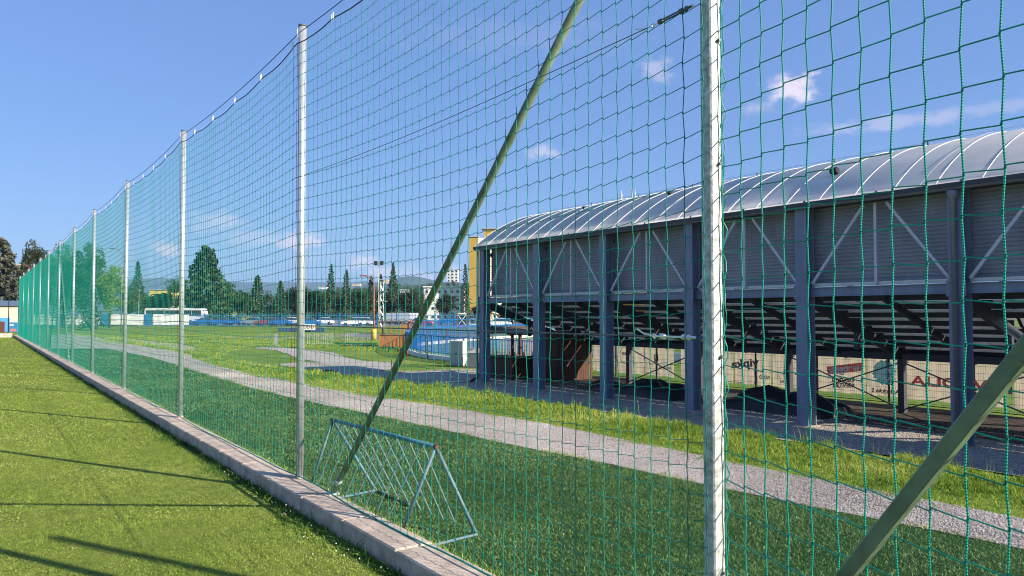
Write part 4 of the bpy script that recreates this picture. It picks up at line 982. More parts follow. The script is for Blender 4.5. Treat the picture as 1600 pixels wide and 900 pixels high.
cars = [(170,137,B_,'blue car half hidden behind the blue sheet by the fourth post'),(318,140,B_,'bright blue car in front of the coach nose'),(345,141,B_,'bright blue car left of the yellow bushes'),
 (368,142,B_,'blue car in front of the yellow bushes'),(395,141,S_,'silver car right of the yellow bushes'),(417,140,RR,'red car by the far blue fence'),(440,138,B_,'deep blue car left of the nearest round post'),(452,150,W_,'white car just left of the nearest round post'),
 (485,138,B_,'deep blue car right of the nearest round post'),(505,148,W_,'white car behind the white sign board'),(525,150,G_,'grey blue car between sign board and lamp pole'),(552,136,W_,'white car left of the red brown lamp pole'),(566,137,W_,'second white car beside the red brown lamp pole'),
 (580,150,B_,'blue car behind the red brown lamp pole'),(660,139,RR,'red and pale car behind the curved railing'),(700,146,B_,'blue car near the scissor lift'),(778,120,W_,'white car seen between the first two stand columns'),(633,150,W_,'white car behind the orange kiosk roof')]
for px, D, c, lab in cars: car(lab, px, D, c, random.uniform(-.25,.25)-YAW+(math.pi if random.random()<.5 else 0))
# trailer, van, scissor lift
x, y = F(628, 150); t = thing('box_trailer', 'long grey box trailer parked behind the orange kiosk', 'trailer', (x,y,-.2), -YAW)
MB().box(-2.9,1.6,-1.2,1.2,.7,2.35).build('box', M['zinc_grey'] if 0 else M['greyroof'], t, bevel=.03); MB().box(1.62,3.1,-1.15,1.15,.5,2.3).build('cab', M['white'], t, bevel=.1)
for xx in (-2,-1,2.3): MB().tube([(xx,-1.1,.45),(xx,-1.25,.45)], .45, 12).build('wheel', M['rubber'], t)
x, y = F(722, 112); t = thing('scissor_lift', 'small red and white lifting platform with crossed struts', 'lift', (x,y,ter(x,y)), -YAW)
MB().box(-.7,.7,-.4,.4,.1,.5).build('chassis', M['redbrown'], t)
for s in (-1,1): MB().beam((-s*.6,-.3,.5),(s*.6,-.3,2.0),.10,.10).build('strut', M['white'], t); MB().beam((s*.68,-.3,.5),(s*.68,-.3,2.1),.12,.12).build('guide', M['redbrown'], t)
MB().box(-.6,.6,-.4,.4,2.1,2.3).build('platform', M['offwhite'], t)
x, y = F(742, 118); t = thing('goal_frame', 'white rectangular frame standing left of the first stand column', 'frame', (x,y,ter(x,y)), -YAW)
b = MB(); b.box(-.8,.8,-.04,.04,1.3,1.42); b.box(-.8,.8,-.04,.04,.5,.6); b.box(-.8,-.7,-.04,.04,0,1.42) if 0 else b.box(-.8,-.7,-.04,.04,.602,1.298); b.box(.7,.8,-.04,.04,.602,1.298); b.build('frame', M['white'], t)
for s in (-1,1): MB().box(s*.75-.04,s*.75+.04,-.03,.03,0,.498).build('leg', M['white'], t)

# ---------------------------------------------------------------- buildings
def windows(t, xs, zs, yface, w, h, frame=M['white']):
    for zc in zs:
        for xc in xs:
            f = MB().box(xc-w/2,xc+w/2,yface-.08,yface-.003,zc-h/2,zc+h/2).build('window', frame, t)
            MB().box(xc-w/2+.1,xc+w/2-.1,yface-.10,yface-.082,zc-h/2+.1,zc+h/2-.1).build('pane', M['glass'], f)
def building(name, label, px0, px1, top_py, D, depth, mwall, mroof, rz=None, base=-.2, roof_over=.3, win=None, roof_h=.4):
    x, y = F((px0+px1)/2, D); w = (px1-px0)/FPX*D; h = ZP(top_py, D)-base
    t = thing(name, label, 'building', (x,y,base), -YAW if rz is None else rz)
    MB().box(-w/2,w/2,0,depth,0,h-roof_h).build('wall', mwall, t)
    MB().box(-w/2-roof_over,w/2+roof_over,-roof_over,depth+roof_over,h-roof_h+.003,h).build('roof', mroof, t)
    if win:
        nx, nz, ww, wh = win; windows(t, [-w/2+w*(i+.5)/nx for i in range(nx)], [(h-roof_h)*(j+.5)/nz for j in range(nz)], 0, ww, wh)
    return t, w, h
ex_, ey_ = F(28.5, 92); rzc = -YAW+R(33); w = 12.0; h = ZP(470,92)+.25
t = thing('clubhouse', 'cream building with blue roof and blue door at the left edge', 'building', (ex_-6*math.cos(rzc), ey_-6*math.sin(rzc), -.25), rzc)
MB().box(-6,6,0,7,0,h-.62).build('wall', M['cream'], t); MB().box(-6.3,6.1,-.3,7.3,h-.617,h).build('roof', M['blueroof'], t)
MB().box(4.75,5.55,-.05,-.003,-0,1.75).build('door', M['bluepale'], t) if 0 else None
MB().box(w/2-1.75,w/2-.80,-.06,-.003,.0,1.75).build('door', M['bluepale'], t)
x, y = F(4, 90); t = thing('hoarding_board', 'brown board below the cream building at the left edge', 'hoarding', (x,y,-.3), -YAW)
MB().box(-3,.3,-.05,.05,.0,1.35).build('panel', M['brick'], t)
for q in (-2.8,-1.4,.1): MB().box(q-.05,q+.05,.051,.12,0,1.3).build('post', M['wire'], t)
x, y = F(21.5, 90); t = thing('hoarding_board', 'blue board with a red patch below the cream building door', 'hoarding', (x,y,-.3), -YAW)
MB().box(-.55,.55,-.05,.05,.0,1.25).build('panel', M['bluepale'], t); MB().box(-.3,.4,-.056,-.052,.2,.5).build('patch_print', M['print_red'], t); MB().box(-.4,.1,-.056,-.052,.85,1.05).build('lettering_strip', M['white'], t)
building('yellow_building', 'pale yellow building seen between the trees left of the second round post', 233, 264, 452, 330, 12, mat('yellow_render', (.62,.52,.14), .9), M['greyroof'], win=None)
building('yellow_building', 'low yellow building behind the car park under the trees', 333, 395, 464, 260, 12, mat('yellow_render', (.52,.45,.13), .9), M['greyroof'], win=(7,1,1.0,1.2))
t, w, h = building('sports_hall', 'white hall with grey barrel roof and small windows behind the round trees', 662, 720, 447, 240, 20, M['white'], M['white'], win=(6,4,1.0,1.0))
building('sports_hall', 'grey roofed long hall behind the dark round tree', 626, 672, 452, 245, 24, M['greyroof'], M['greyroof'], roof_h=1.2)
building('white_house', 'small white block with rooftop sign on the wooded hill', 698, 716, 421, 900, 20, M['white'], M['greyroof'], base=ZP(441,900), win=(3,4,2.4,2.4))
building('pale_house', 'tiny pale house among distant trees right of the nearest round post', 497, 510, 448, 800, 12, M['white'], M['greyroof'], base=ZP(454,850))
building('pale_house', 'tiny cream house between two spruces', 550, 562, 443, 850, 12, M['cream'], M['greyroof'], base=ZP(447,850))
building('pale_house', 'tiny cream house beside the floodlight pole', 596, 606, 436, 850, 12, M['cream'], M['greyroof'], base=ZP(443,850))
def tower():
    D = 235; x, y = F(733, D); s = D/FPX; base = -.3; h = ZP(370, D)-base
    t = thing('apartment_tower', 'ochre tower block with beige balcony side beside the grandstand', 'apartment block', (x,y,base), -YAW)
    w1 = 14*s*.98; MB().box(0,w1,0,14,0,h).build('end_wall', M['ochre'], t)
    w2 = 60*s; MB().add([(w1+.01,0,0),(w1+w2,5.5,0),(w1+w2,14,0),(w1+.01,14,0),(w1+.01,0,h-.3),(w1+w2,5.5,h-.3),(w1+w2,14,h-.3),(w1+.01,14,h-.3)],[(0,1,2,3),(4,5,6,7),(0,1,5,4),(1,2,6,5),(2,3,7,6),(3,0,4,7)]).build('side_wall', M['beige'], t)
    nz = 8
    for j in range(nz):
        zc = h*(j+.5)/nz
        for k in range(5):
            xc = w1+.9+k*2.1; yy = (xc-w1)*5.5/w2
            f = MB().box(xc-.5,xc+.5,yy-.12,yy-.03,zc-.6,zc+.6).build('window', M['white'], t); MB().box(xc-.38,xc+.38,yy-.16,yy-.122,zc-.48,zc+.48).build('pane', M['glass'], f)
    MB().box(-.3,w1+.3,-.3,14.3,h+.003,h+.35).build('roof', M['greyroof'], t)
    MB().box(w1+1.5,w1+6,6.5,11,h-.29,h+3.2).build('lift_house', M['ochre'], t); MB().box(w1+.8,w1+6.7,6,11.5,h+3.203,h+3.5).build('lift_roof', M['greyroof'], t)
tower()
# antennas of a tower behind the stand roof
x, y = F(985, 300); t = thing('rooftop_antennas', 'group of white antennas and a lattice rising behind the stand roof', 'antenna', (x,y,-.3), -YAW)
hb = ZP(330,300); MB().box(-6,6,0,10,0,hb).build('tower_block', M['ochre'], t)
for px, py, r in ((973,296,.25),(990,291,.38),(995,294,.14)):
    q = (px-985)/FPX*300; MB().tube([(q,2,hb),(q,2,ZP(py,300)+.3)], r*.45, 6).build('mast', M['white'], t); MB().tube([(q,2,ZP(py,300)-3.6),(q,2,ZP(py,300)-.8)], r, 8).build('antenna', M['white'], t)
b = MB(); 
for k in range(8): z = hb+(ZP(300,300)-hb)*k/8; z2 = hb+(ZP(300,300)-hb)*(k+1)/8; q = -3; b.tube([(q-.5,2,z),(q+.5,2,z2)], .07, 4); b.tube([(q+.5,2,z),(q-.5,2,z2)], .07, 4); b.tube([(q-.5,2,z),(q-.5,2,z2)], .07, 4); b.tube([(q+.5,2,z),(q+.5,2,z2)], .07, 4)
b.build('lattice', M['galv'], t)

# ---------------------------------------------------------------- hills
def ridge(name, D, prof, depth):
    V = []; n = len(prof); Fq = []; rows = 10
    P = []
    for i in range(len(prof)-1):
        (p0,y0),(p1,y1) = prof[i],prof[i+1]; k = max(1,int(abs(p1-p0)/12))
        for j in range(k): P.append((p0+(p1-p0)*j/k, y0+(y1-y0)*j/k))
    P.append(prof[-1])
    for i,(px,py) in enumerate(P):
        for r in range(rows+1):
            u = r/rows; DD = D*(1 - .45*(1-u)); x, y = F(px, DD); top = ZP(py, D)+ (noise.noise(Vector((px*.05,0,D)))*.03+noise.noise(Vector((px*.2,1,D)))*.012)*D*.05
            V.append((x,y,-6+(top+6)*(u**1.3)+ (1-u)*u*D*.004*noise.noise(Vector((px*.03,u*4,D*.1)))))
        x, y = F(px, D*1.25); V.append((x,y,-6))
    m = rows+2; Fq = [(i*m+k,(i+1)*m+k,(i+1)*m+k+1,i*m+k+1) for i in range(len(P)-1) for k in range(m-1)]
    return link(name, np_mesh(name, V, Fq), M['hill'], None, True, 'structure')
ridge('hills', 5200, [(-900,452),(-300,446),(0,440),(150,438),(255,434),(300,437),(380,441),(450,441),(520,441),(600,439),(700,443),(800,446),(1200,450),(2200,452)], 800)
ridge('hills', 3400, [(560,447),(590,441),(620,434),(640,431),(655,433),(690,440),(760,446),(900,452)], 500)
ridge('wooded_hill', 1000, [(430,464),(520,452),(620,447),(700,442),(760,444),(900,450),(1100,458)], 300)

# ---------------------------------------------------------------- trees
def quads(P, S, rg, flat=.0):
    n = len(P); a = rg.normal(size=(n,3)); a[:,2] *= (1-flat); a /= np.linalg.norm(a,axis=1)[:,None]+1e-9
    c = rg.normal(size=(n,3)); c = np.cross(a,c); c /= np.linalg.norm(c,axis=1)[:,None]+1e-9
    S = np.broadcast_to(S,(n,))[:,None]; a = a*S*.5; c = c*S*.33
    V = np.stack([P-a, P-c*.9, P+a, P+c], 1).reshape(-1,3); return V, np.arange(4*n).reshape(-1,4)
def conifer_mesh(h, r, seed, n=2600, droop=.25, taper=.85):
    rg = np.random.default_rng(seed); P = []; S = []
    nb = int(90); 
    for k in range(nb):
        t = (k/nb)**.85; z = h*(.07+.93*t); L_ = r*((1-t)**taper)*rg.uniform(.72,1.12)+.15; az = k*2.4+rg.uniform(-.4,.4); m = max(6,int(n/nb*(1-.6*t)))
        s = rg.uniform(.12,1,m)**.75; side = rg.normal(0,.13,m)*L_*s
        P.append(np.c_[s*L_*math.cos(az)-side*math.sin(az), s*L_*math.sin(az)+side*math.cos(az), z - droop*L_*s**1.3 + rg.normal(0,.05*r,m)])
    P = np.concatenate(P); P[:,2] = np.minimum(P[:,2], h); V, Fq = quads(P, rg.uniform(.6,1.25,len(P))*max(.22,r*.20), rg, .35)
    return np_mesh('crown', V, Fq)
def decid_mesh(h, r, seed, n=3000, base=.22, nblob=38):
    rg = np.random.default_rng(seed); P = []
    H = h*(1-base)/2; c0 = h*base+H
    for k in range(nblob):
        v = rg.normal(size=3); v /= np.linalg.norm(v); q = rg.uniform(.35,.86); c = np.array([v[0]*r*q, v[1]*r*q, c0+v[2]*H*q]); br = r*rg.uniform(.22,.42)
        m = n//nblob; u = rg.normal(size=(m,3)); u /= np.linalg.norm(u,axis=1)[:,None]; u *= (rg.uniform(.5,1.08,m)[:,None]); P.append(c+u*br*np.array([1,1,min(2.2,max(.85,H/r*.7))]))
    P.append(np.c_[rg.normal(0,r*.45,n//8), rg.normal(0,r*.45,n//8), rg.uniform(.03*h,.55*h,n//8)]) if base < .01 else None
    P = np.concatenate(P); V, Fq = quads(P, rg.uniform(.6,1.3,len(P))*max(.25,r*.11), rg); return np_mesh('crown', V, Fq)
def tree(name, label, px, top, hw, D, kind, m, seed, base=None, group='trees beyond the car park', n=None, **kw):
    x, y = F(px, D); z = ter(x,y) if base is None else base; h = ZP(top, D)-z; r = hw/FPX*D
    t = thing(name, label, 'tree', (x,y,z), seed*1.3, group)
    if kind == 'c': me = conifer_mesh(h, r, seed, n or 3200, **kw)
    else: me = decid_mesh(h, r, seed, n or 4200, **kw)
    link('crown', me, M[m], t)
    tr = MB(); rt = max(.12, r*.07); tr.tube([(0,0,-.1),(0,0,h*.35),(0,0,h*(.93 if kind=='c' else .7))], [rt, rt*.75, rt*.15], 8)
    if kind == 'd':
        for k in range(5): a = k*1.26; tr.tube([(0,0,h*.22+k*h*.05),(r*.3*math.cos(a),r*.3*math.sin(a),h*.45+k*h*.04),(r*.6*math.cos(a),r*.6*math.sin(a),h*.62+k*h*.04)], [rt*.5,rt*.35,rt*.12], 6)
    tr.build('trunk', M['bark'], t, smooth=True)
T = [
 ('spruce','big grey green spruce at the far left edge above the cream building',-2,372,40,104,'c','spruceg',1,dict(n=9000,taper=.42)),
 ('spruce','second grey green spruce cut by the left edge of the photo',-40,366,40,110,'c','spruceg',2,dict(n=7000,taper=.5)),
 ('broad_tree','dark olive round tree above the far end of the net',53,379,30,135,'d','decbrown',3,dict(n=9000,base=.05)),
 ('broad_tree','tall dark tree behind the net between sixth and fifth round posts',100,382,34,128,'d','decid',4,dict(n=9500,base=-.3)),
 ('broad_tree','tall dark tree with pointed top behind the net at the fourth round post',140,374,30,126,'d','decid',5,dict(n=9000,base=-.3)),
 ('broad_tree','dark tree behind the far net posts, partly hidden by the left braces',72,402,22,140,'d','decid',52,dict(base=.05)),
 ('broad_tree','bright yellow green tree beside the third round post',172,409,25,116,'d','decyel',6,dict(n=8500,base=-.25)),
 ('broad_tree','low dark tree filling the gap behind the left braces',92,420,27,142,'d','decid',53,dict(base=-.3)),
 ('broad_tree','low dark tree behind the small blue green spruce',128,422,28,142,'d','decid',54,dict(base=-.3)),
 ('blue_spruce','small blue green spruce in front of the yellow green tree',143,440,19,106,'c','spruceb',7,dict(taper=.7)),
 ('spruce','slim conifer between the third and second round posts',215,408,17,150,'c','conif',8,{}),
 ('broad_tree','low green tree at the foot of the slim conifer',203,441,22,146,'d','decid',9,dict(base=.05)),
 ('broad_tree','dark bush-like tree behind the coach left part',243,452,24,165,'d','decid',10,dict(base=.0)),
 ('broad_tree','dark tree just left of the second round post',276,431,19,170,'d','decid',11,dict(base=.02)),
 ('pine_tree','tallest pine with open layered branches right of the second round post',322,386,38,160,'c','conif',12,dict(n=4600,taper=.42,droop=.05)),
 ('broad_tree','dark tree under the right side of the tallest pine',352,432,24,172,'d','decid',13,dict(base=.02)),
 ('broad_tree','low tree behind the yellow bushes',372,446,18,178,'d','decid',14,dict(base=.02)),
 ('spruce','wide conifer midway between the two right-hand round posts',402,430,19,175,'c','conif',15,dict(taper=.7)),
 ('spruce','conifer left of the nearest round post',438,439,15,176,'c','spruceg' if 0 else 'conif',16,dict(taper=.75)),
 ('broad_tree','dark round tree hidden behind the nearest round post',462,447,22,185,'d','decdark',17,dict(base=.0)),
 ('broad_tree','dark tree right of the nearest round post',492,446,20,185,'d','decid',18,dict(base=.0)),
 ('spruce','tall pointed spruce, left one of the twin spires',517,413,14,180,'c','conif',19,dict(taper=.8)),
 ('spruce','pointed spruce, right one of the twin spires',541,421,13,180,'c','conif',20,dict(taper=.8)),
 ('broad_tree','dark tree between the twin spires and the lamp pole',560,452,18,185,'d','decid',21,dict(base=.0)),
 ('spruce','pointed spruce directly behind the red brown lamp pole',580,431,14,182,'c','conif',22,dict(taper=.8)),
 ('spruce','narrow spruce behind the floodlight pole',595,428,10,186,'c','conif',23,dict(taper=.8)),
 ('spruce','tall spruce just right of the lattice mast',614,411,15,184,'c','conif',24,dict(taper=.85)),
 ('broad_tree','wide dark round tree above the grey trailer',634,455,24,165,'d','decdark',25,dict(base=.0)),
 ('broad_tree','dark round tree left of the wide one above the trailer',606,458,16,168,'d','decdark',26,dict(base=.0)),
 ('broad_tree','dark cone-shaped tree in front of the white hall',698,455,20,160,'d','decdark',27,dict(base=.0)),
 ('spruce','slender dark spruce beside the ochre tower block',727,412,11,170,'c','conif',28,dict(taper=.8)),
 ('broad_tree','dark tree at the foot of the ochre tower block',752,478,18,150,'d','decdark',29,dict(base=.0)),
 ('broad_tree','dark low tree behind the open end of the grandstand',800,480,28,150,'d','decdark',30,dict(base=.0)),
 ('broad_tree','low dark tree seen below the far seats of the grandstand',850,478,30,155,'d','decid',31,dict(base=.0)),
]
belt = [(338,'below the right half of the tallest pine'),(358,'between tallest pine and wide conifer'),(384,'just left of the wide conifer'),(420,'between the wide conifer and the next conifer'),(452,'touching the nearest round post on its left'),(478,'touching the nearest round post on its right'),(506,'left of the left twin spire'),(529,'between the twin spires'),(550,'right of the right twin spire'),(570,'left of the red brown lamp pole'),(590,'behind the floodlight pole foot'),(650,'above the cab of the grey trailer'),(225,'left of the coach roof'),(258,'above the coach roof, left part'),(300,'above the coach roof, right part')]
for k,(px,w_) in enumerate(belt): T.append(('broad_tree', 'leafy dark green tree in the low belt, '+w_, px, 448+(k*5)%9, 17, 188+(k*7)%12, 'd', ['decid','decdark','decid'][k%3], 200+k, dict(base=-.25)))
for i,(nm,lab,px,top,hw,D,kd,m_,sd,kw) in enumerate(T): tree(nm,lab,px,top,hw,D,kd,m_,sd,**kw)
LMK = [(468,'nearest round post'),(497,'tiny pale house'),(517,'left spire'),(541,'right spire'),(557,'tiny cream house'),(581,'red brown lamp pole'),(600,'lattice mast'),(614,'tall spruce'),(645,'grey trailer'),(672,'grey roofed hall'),(700,'white hall'),(716,'white hilltop block'),(730,'slender dark spruce'),(750,'ochre tower')]
used_l = set()
for k in range(26):
    px = 452+k*12.2; q, lm = min(LMK, key=lambda l: abs(l[0]-px)); side = 'left of' if px < q-4 else ('right of' if px > q+4 else 'straight above')
    lab = f'distant rounded tree on the wooded slope, {side} the {lm}'
    if lab in used_l: lab = f'distant rounded tree on the wooded slope, farther {side} the {lm}'
    used_l.add(lab)
    tree('hillside_tree', lab, px, (446 if px < 600 else 438)+(k*7)%7, 12+(k*5)%5, 380+(k*53)%90, 'd', ['decid','decdark','decid','decbrown'][k%4], 60+k, base=-.2, group='distant trees on the wooded slope', n=2000, nblob=14)
def bush(name, label, px, py0, hw, D, m_, seed, hpx, cat='bush'):
    x, y = F(px, D); z = ter(x,y); r = hw/FPX*D; h = hpx/FPX*D; t = thing(name, label, cat, (x,y,z))
    link('foliage', decid_mesh(h, r, seed, 1500, base=-.1, nblob=12), M[m_], t); b = MB(); b.tube([(0,0,0),(0,0,h*.5)], .06, 5); b.build('stem', M['bark'], t)
bush('yellow_bush', 'yellow flowering bush under the tallest pine', 345, 497, 10, 158, 'yellowbush', 80, 19)
bush('yellow_bush', 'yellow flowering bush left of the conifers', 387, 497, 8, 160, 'yellowbush', 81, 17)
bush('low_bush', 'reddish dark bush behind the scissor lift', 728, 490, 16, 140, 'decbrown', 82, 20)
for k in range(10):
    px = 300+k*33
    bush('hedge_bush', ['dark bush at the back of the car park below the big pine','dark bush behind the blue cars','dark bush left of the yellow bushes','dark bush between yellow bushes and conifers','dark bush under the wide conifer','dark bush left of the nearest round post','dark bush right of the nearest round post','dark bush under the twin spires','dark bush left of the lamp pole','dark bush behind the orange kiosk'][k], px, 490, 20, 200+(k%3)*6, 'decid', 90+k, 26)

# ---------------------------------------------------------------- grass
def frustum(P, margin=.12):
    r = P[:,0]*CY - P[:,1]*SY; D = P[:,1]*CY + P[:,0]*SY; u = r/np.maximum(D,.1)
    return (D > 2.2) & (np.abs(u) < .667+margin)
TERV = np.vectorize(ter)
def blades(name, P, H, W, m, lean=.5, z=None, kind='stuff', curl=.35, seed=0):
    n = len(P); rg = np.random.default_rng(seed); a = rg.uniform(0,2*np.pi,n); b = rg.uniform(0,2*np.pi,n); Ln = rg.uniform(.1,1,n)*lean
    if z is None: z = TERV(P[:,0],P[:,1])
    base = np.c_[P[:,0],P[:,1],z-.004]; s = np.c_[np.cos(a),np.sin(a),np.zeros(n)]*W[:,None]*.5; d = np.c_[np.cos(b)*Ln,np.sin(b)*Ln,np.ones(n)]
    mid = base + d*np.c_[H*.45,H*.45,H*.55]; tip = base + np.c_[np.cos(b)*Ln*H*(1+curl), np.sin(b)*Ln*H*(1+curl), H*(1-.25*Ln)]
    V = np.stack([base-s, base+s, mid+s*.8, tip, mid-s*.8], 1).reshape(-1,3)
    i = np.arange(n)[:,None]*5; Q = np.c_[i,i+1,i+2,i+4]; T3 = np.c_[i+4,i+2,i+3]
    me = bpy.data.meshes.new(name); me.vertices.add(len(V)); me.vertices.foreach_set('co', V.astype(np.float32).ravel())
    lv = np.concatenate([Q, T3], 1).ravel().astype(np.int32); me.loops.add(len(lv)); me.loops.foreach_set('vertex_index', lv)
    ls = (np.arange(n)[:,None]*7 + np.array([[0,4]])).ravel().astype(np.int32); me.polygons.add(2*n); me.polygons.foreach_set('loop_start', ls); me.update(calc_edges=True)
    return link(name, me, m, None, False, kind)
def scatter(x0,x1,y0,y1, bands, seed):
    """bands: (dmin,dmax,density,width) -> points, widths"""
    rg = np.random.default_rng(seed); out = []; ws = []
    for d0,d1,den,w in bands:
        ax0, ax1, ay0, ay1 = x0, x1, max(y0,-d1), min(y1,d1)
        ax0 = max(ax0,-d1); n = int((ax1-ax0)*(ay1-ay0)*den)
        P = np.c_[rg.uniform(ax0,ax1,n), rg.uniform(ay0,ay1,n)]; dd = np.hypot(P[:,0],P[:,1]); P = P[(dd>=d0)&(dd<d1)]; P = P[frustum(P)]; out.append(P); ws.append(np.full(len(P), w))
    return np.concatenate(out), np.concatenate(ws)
rg = np.random.default_rng(11)
P, W = scatter(-40, 2.56, 2, 76, [(3,8,5200,.0052),(8,13,2600,.0078),(13,22,1000,.012),(22,40,300,.022),(40,80,80,.04)], 1)
H = rg.uniform(.009,.021,len(P))*(1+ .25*(W>.01)); keep = rg.random(len(P)) > .0
lp = np.array([noise.noise(Vector((p[0]*1.1,p[1]*1.1,4)))+.6*noise.noise(Vector((p[0]*5,p[1]*5,9))) for p in P]); H = H*np.clip(1+.3*lp,.65,1.3)
keep = (lp > -.75) | (RNG.random(len(P)) > .5); P, H, W = P[keep], H[keep], W[keep]
blades('lawn_grass', P, H, W, M['blade'], lean=1.3, z=np.full(len(P),.004), seed=1)
# broader, paler clover-like leaves and tall weeds along the kerb
def strip_pts(n, f, seed):
    r = np.random.default_rng(seed); y = 2.5+ (r.random(n)**1.7)*50; return np.c_[f(y, r), y]
P = strip_pts(26000, lambda y,r: 2.55-np.abs(r.normal(0,.09,len(y)))*(1+.5*np.sin(y*2.1)), 5); P = P[frustum(P)]
cl = np.array([noise.noise(Vector((p[1]*1.7,0,0))) for p in P]); P = P[cl+RNG.uniform(-.5,.5,len(P)) > -.15]
blades('kerbside_weeds', P, RNG.uniform(.02,.065,len(P))*np.where(RNG.random(len(P))<.06,2.2,1), RNG.uniform(.006,.015,len(P)), M['weed'], lean=1.2, z=np.zeros(len(P)), seed=6)
P = strip_pts(9000, lambda y,r: 2.90+np.abs(r.normal(0,.05,len(y))), 7); P = P[frustum(P)]
blades('kerb_back_grass', P, RNG.uniform(.02,.06,len(P)), RNG.uniform(.004,.008,len(P)), M['blade'], lean=.8, z=np.full(len(P),.1), seed=8)
# turf fibres
lox = np.array([p[0] for p in lo0]); loy = np.array([p[1] for p in lo0]); od = np.argsort(loy); 
upx = np.array([p[0] for p in up0]); upy = np.array([p[1] for p in up0]); ou = np.argsort(upy)
def lo_at(y): return np.interp(y, loy[od], lox[od])
def up_at(y): return np.interp(y, upy[ou], upx[ou])
P, W = scatter(2.92, 7.2, 0, 44, [(3,9,5200,.0050),(9,14,2400,.008),(14,24,800,.014),(24,44,200,.026)], 2)
ok = P[:,0] < lo_at(P[:,1])+.02*np.sin(P[:,1]*9); P, W = P[ok], W[ok]
blades('turf_fibres', P, rg.uniform(.014,.034,len(P)), W, M['turfblade'], lean=1.3, z=np.full(len(P),.104), seed=3)
# rough meadow strip between path and yard, taller towards its crest
P, W = scatter(6.5, 13.0, 0, 60, [(6,13,2600,.008),(13,22,1100,.013),(22,40,420,.022),(40,62,130,.038)], 3)
u = up_at(P[:,1]); cr = np.array([crest(y) for y in P[:,1]]); q = (P[:,0]-u)/np.maximum(cr-u,.3)
nn = np.array([noise.noise(Vector((p[0]*1.4,p[1]*1.4,0))) for p in P]); ok = (q > -.06+.16*nn) & (q < 1.10+.22*nn); ok &= ~((q < .25) & (RNG.random(len(P)) > .35+q*2.4+nn))
P, W, q, nn = P[ok], W[ok], q[ok], nn[ok]
n2 = np.array([noise.noise(Vector((p[0]*5,p[1]*5,2))) for p in P]); H = np.clip((.022 + .06*np.clip(q,0,1)**1.2 + .05*nn*np.clip(q,0,1))*(1+1.5*n2), .015, .30)*RNG.uniform(.6,1.25,len(P))
blades('meadow_strip_grass', P, H, W, M['tallblade'], lean=.75, seed=9)
k = RNG.random(len(P)) < .008; Pk = P[k & (q > .5)]
blades('tall_grass_stalks', Pk, RNG.uniform(.15,.38,len(Pk)), RNG.uniform(.005,.008,len(Pk)), M['tallblade'], lean=.35, seed=10)
yy = RNG.uniform(1.5,30,26000); sd_ = RNG.random(26000) < .75
tx_ = np.where(sd_, up_at(yy)-np.abs(RNG.normal(0,.13,26000)), lo_at(yy)+np.abs(RNG.normal(0,.05,26000))); Pt = np.c_[tx_,yy]; Pt = Pt[frustum(Pt)]
cn_ = np.array([noise.noise(Vector((p[0]*2.2,p[1]*1.6,30))) for p in Pt]); Pt = Pt[cn_ > .10]
blades('path_edge_tufts', Pt, RNG.uniform(.015,.05,len(Pt)), RNG.uniform(.006,.011,len(Pt)), M['tallblade'], lean=1.0, seed=15)
# meadow further back
P, W = scatter(7.5, 34, 28, 95, [(28,50,170,.028),(50,95,50,.05)], 12)
ok = (P[:,0] > up_at(P[:,1])+.4) & ~((P[:,0]>11.5)&(P[:,0]<22.5)&(P[:,1]<34)); P, W = P[ok], W[ok]
gpts = np.array([(p.x,p.y) for p in pA+dA]); ok = np.ones(len(P),bool)
for a_, b_ in ((pA,pB),(dA,dB)):
    mid = np.array([((a_[i].x+b_[i].x)/2,(a_[i].y+b_[i].y)/2) for i in range(len(a_))]); hw = np.array([(a_[i]-b_[i]).length/2 for i in range(len(a_))])
    for i in range(len(mid)-1):
        for s in np.linspace(0,1,8): c = mid[i]*(1-s)+mid[i+1]*s; ok &= np.hypot(P[:,0]-c[0],P[:,1]-c[1]) > (hw[i]*(1-s)+hw[i+1]*s)
P, W = P[ok], W[ok]
blades('meadow_grass', P, RNG.uniform(.03,.10,len(P)), W, M['tallblade'], lean=.8, seed=13)
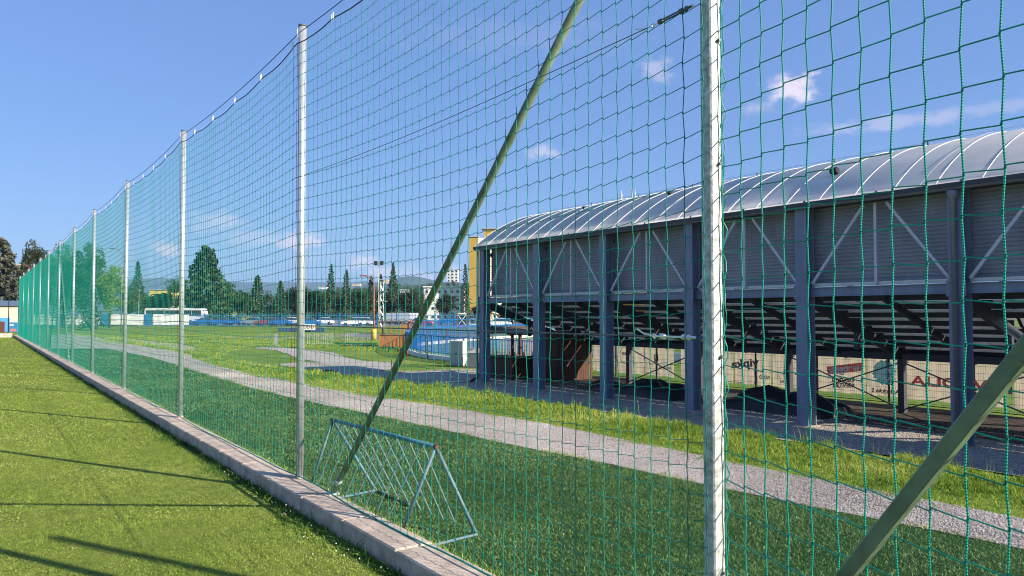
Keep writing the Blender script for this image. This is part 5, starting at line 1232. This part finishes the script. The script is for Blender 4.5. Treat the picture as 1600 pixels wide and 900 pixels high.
# white clover heads by the kerb
b = MB(); r_ = random.Random(12)
for k in range(46):
    y = 3.4+r_.random()**1.3*6; x = 2.50-abs(r_.gauss(0,.16)); z = r_.uniform(.03,.07); b.tube([(x,y,z-.005),(x,y,z),(x,y,z+.005)], [.003,.006,.003], 6)
b.build('clover_flowers', M['clover'], None, kind='stuff')
fl = np.c_[RNG.uniform(-2,6.3,260), RNG.uniform(2.5,16,260)**1.0]; fl = fl[((fl[:,0]<2.4)|(fl[:,0]>3.0))]; fl = fl[frustum(fl)]
blades('fallen_leaves', fl, RNG.uniform(.010,.018,len(fl)), RNG.uniform(.006,.011,len(fl)), mat('dry_leaf', (.42,.36,.22), .8), lean=2.2, z=np.where(fl[:,0]<2.7,.012,.118), seed=40)
# stones loose on the yard and on the path
def stones(name, pts, smin, smax, m, seed):
    rg = np.random.default_rng(seed); oc = np.array([(1,0,0),(-1,0,0),(0,1,0),(0,-1,0),(0,0,1),(0,0,-1)],float); n = len(pts)
    sc = rg.uniform(smin,smax,(n,1,1))*rg.uniform(.6,1.2,(n,6,1)); V = pts[:,None,:]+oc[None]*sc; f = np.array([(0,2,4),(2,1,4),(1,3,4),(3,0,4),(2,0,5),(1,2,5),(3,1,5),(0,3,5)])
    link(name, np_mesh(name, V.reshape(-1,3), (np.arange(n)[:,None,None]*6+f[None]).reshape(-1,3)), m, None, False, 'stuff')
stone_m = leaf_mat('loose_stones', [(.16,.145,.13),(.34,.31,.29),(.60,.57,.53)], 0, .9)
P = []; rr = np.random.default_rng(5)
for _ in range(52000):
    y = rr.random()**1.6*26; a, c = lo_at(y), up_at(y); P.append((a+(c-a)*rr.random(), y))
P = np.array(P); P = P[frustum(P)]; P = np.c_[P, TERV(P[:,0],P[:,1])+.010]; stones('path_stones', P, .003, .013, stone_m, 1)
P = np.c_[rr.uniform(13.5,20.5,26000), rr.uniform(3,34,26000)]; P = P[frustum(P)]; P = np.c_[P, TERV(P[:,0],P[:,1])+.006]; stones('yard_stones', P, .010, .026, stone_m, 2)

# ---------------------------------------------------------------- haze
def haze():
    b = MB(); b.box(-3500, 9200, -3600, 9500, -14, 420); o = b.build('haze', None, None, kind='stuff')
    m = bpy.data.materials.new('haze_air'); m.use_nodes = True; N = m.node_tree.nodes; L = m.node_tree.links; N.clear()
    out = N.new('ShaderNodeOutputMaterial'); v = N.new('ShaderNodeVolumePrincipled'); v.inputs['Density'].default_value = .00013; v.inputs['Color'].default_value = (.40,.60,.98,1); v.inputs['Anisotropy'].default_value = 0
    L.new(v.outputs[0], out.inputs['Volume']); o.data.materials.clear(); o.data.materials.append(m)
HAZE = True
if HAZE: haze()
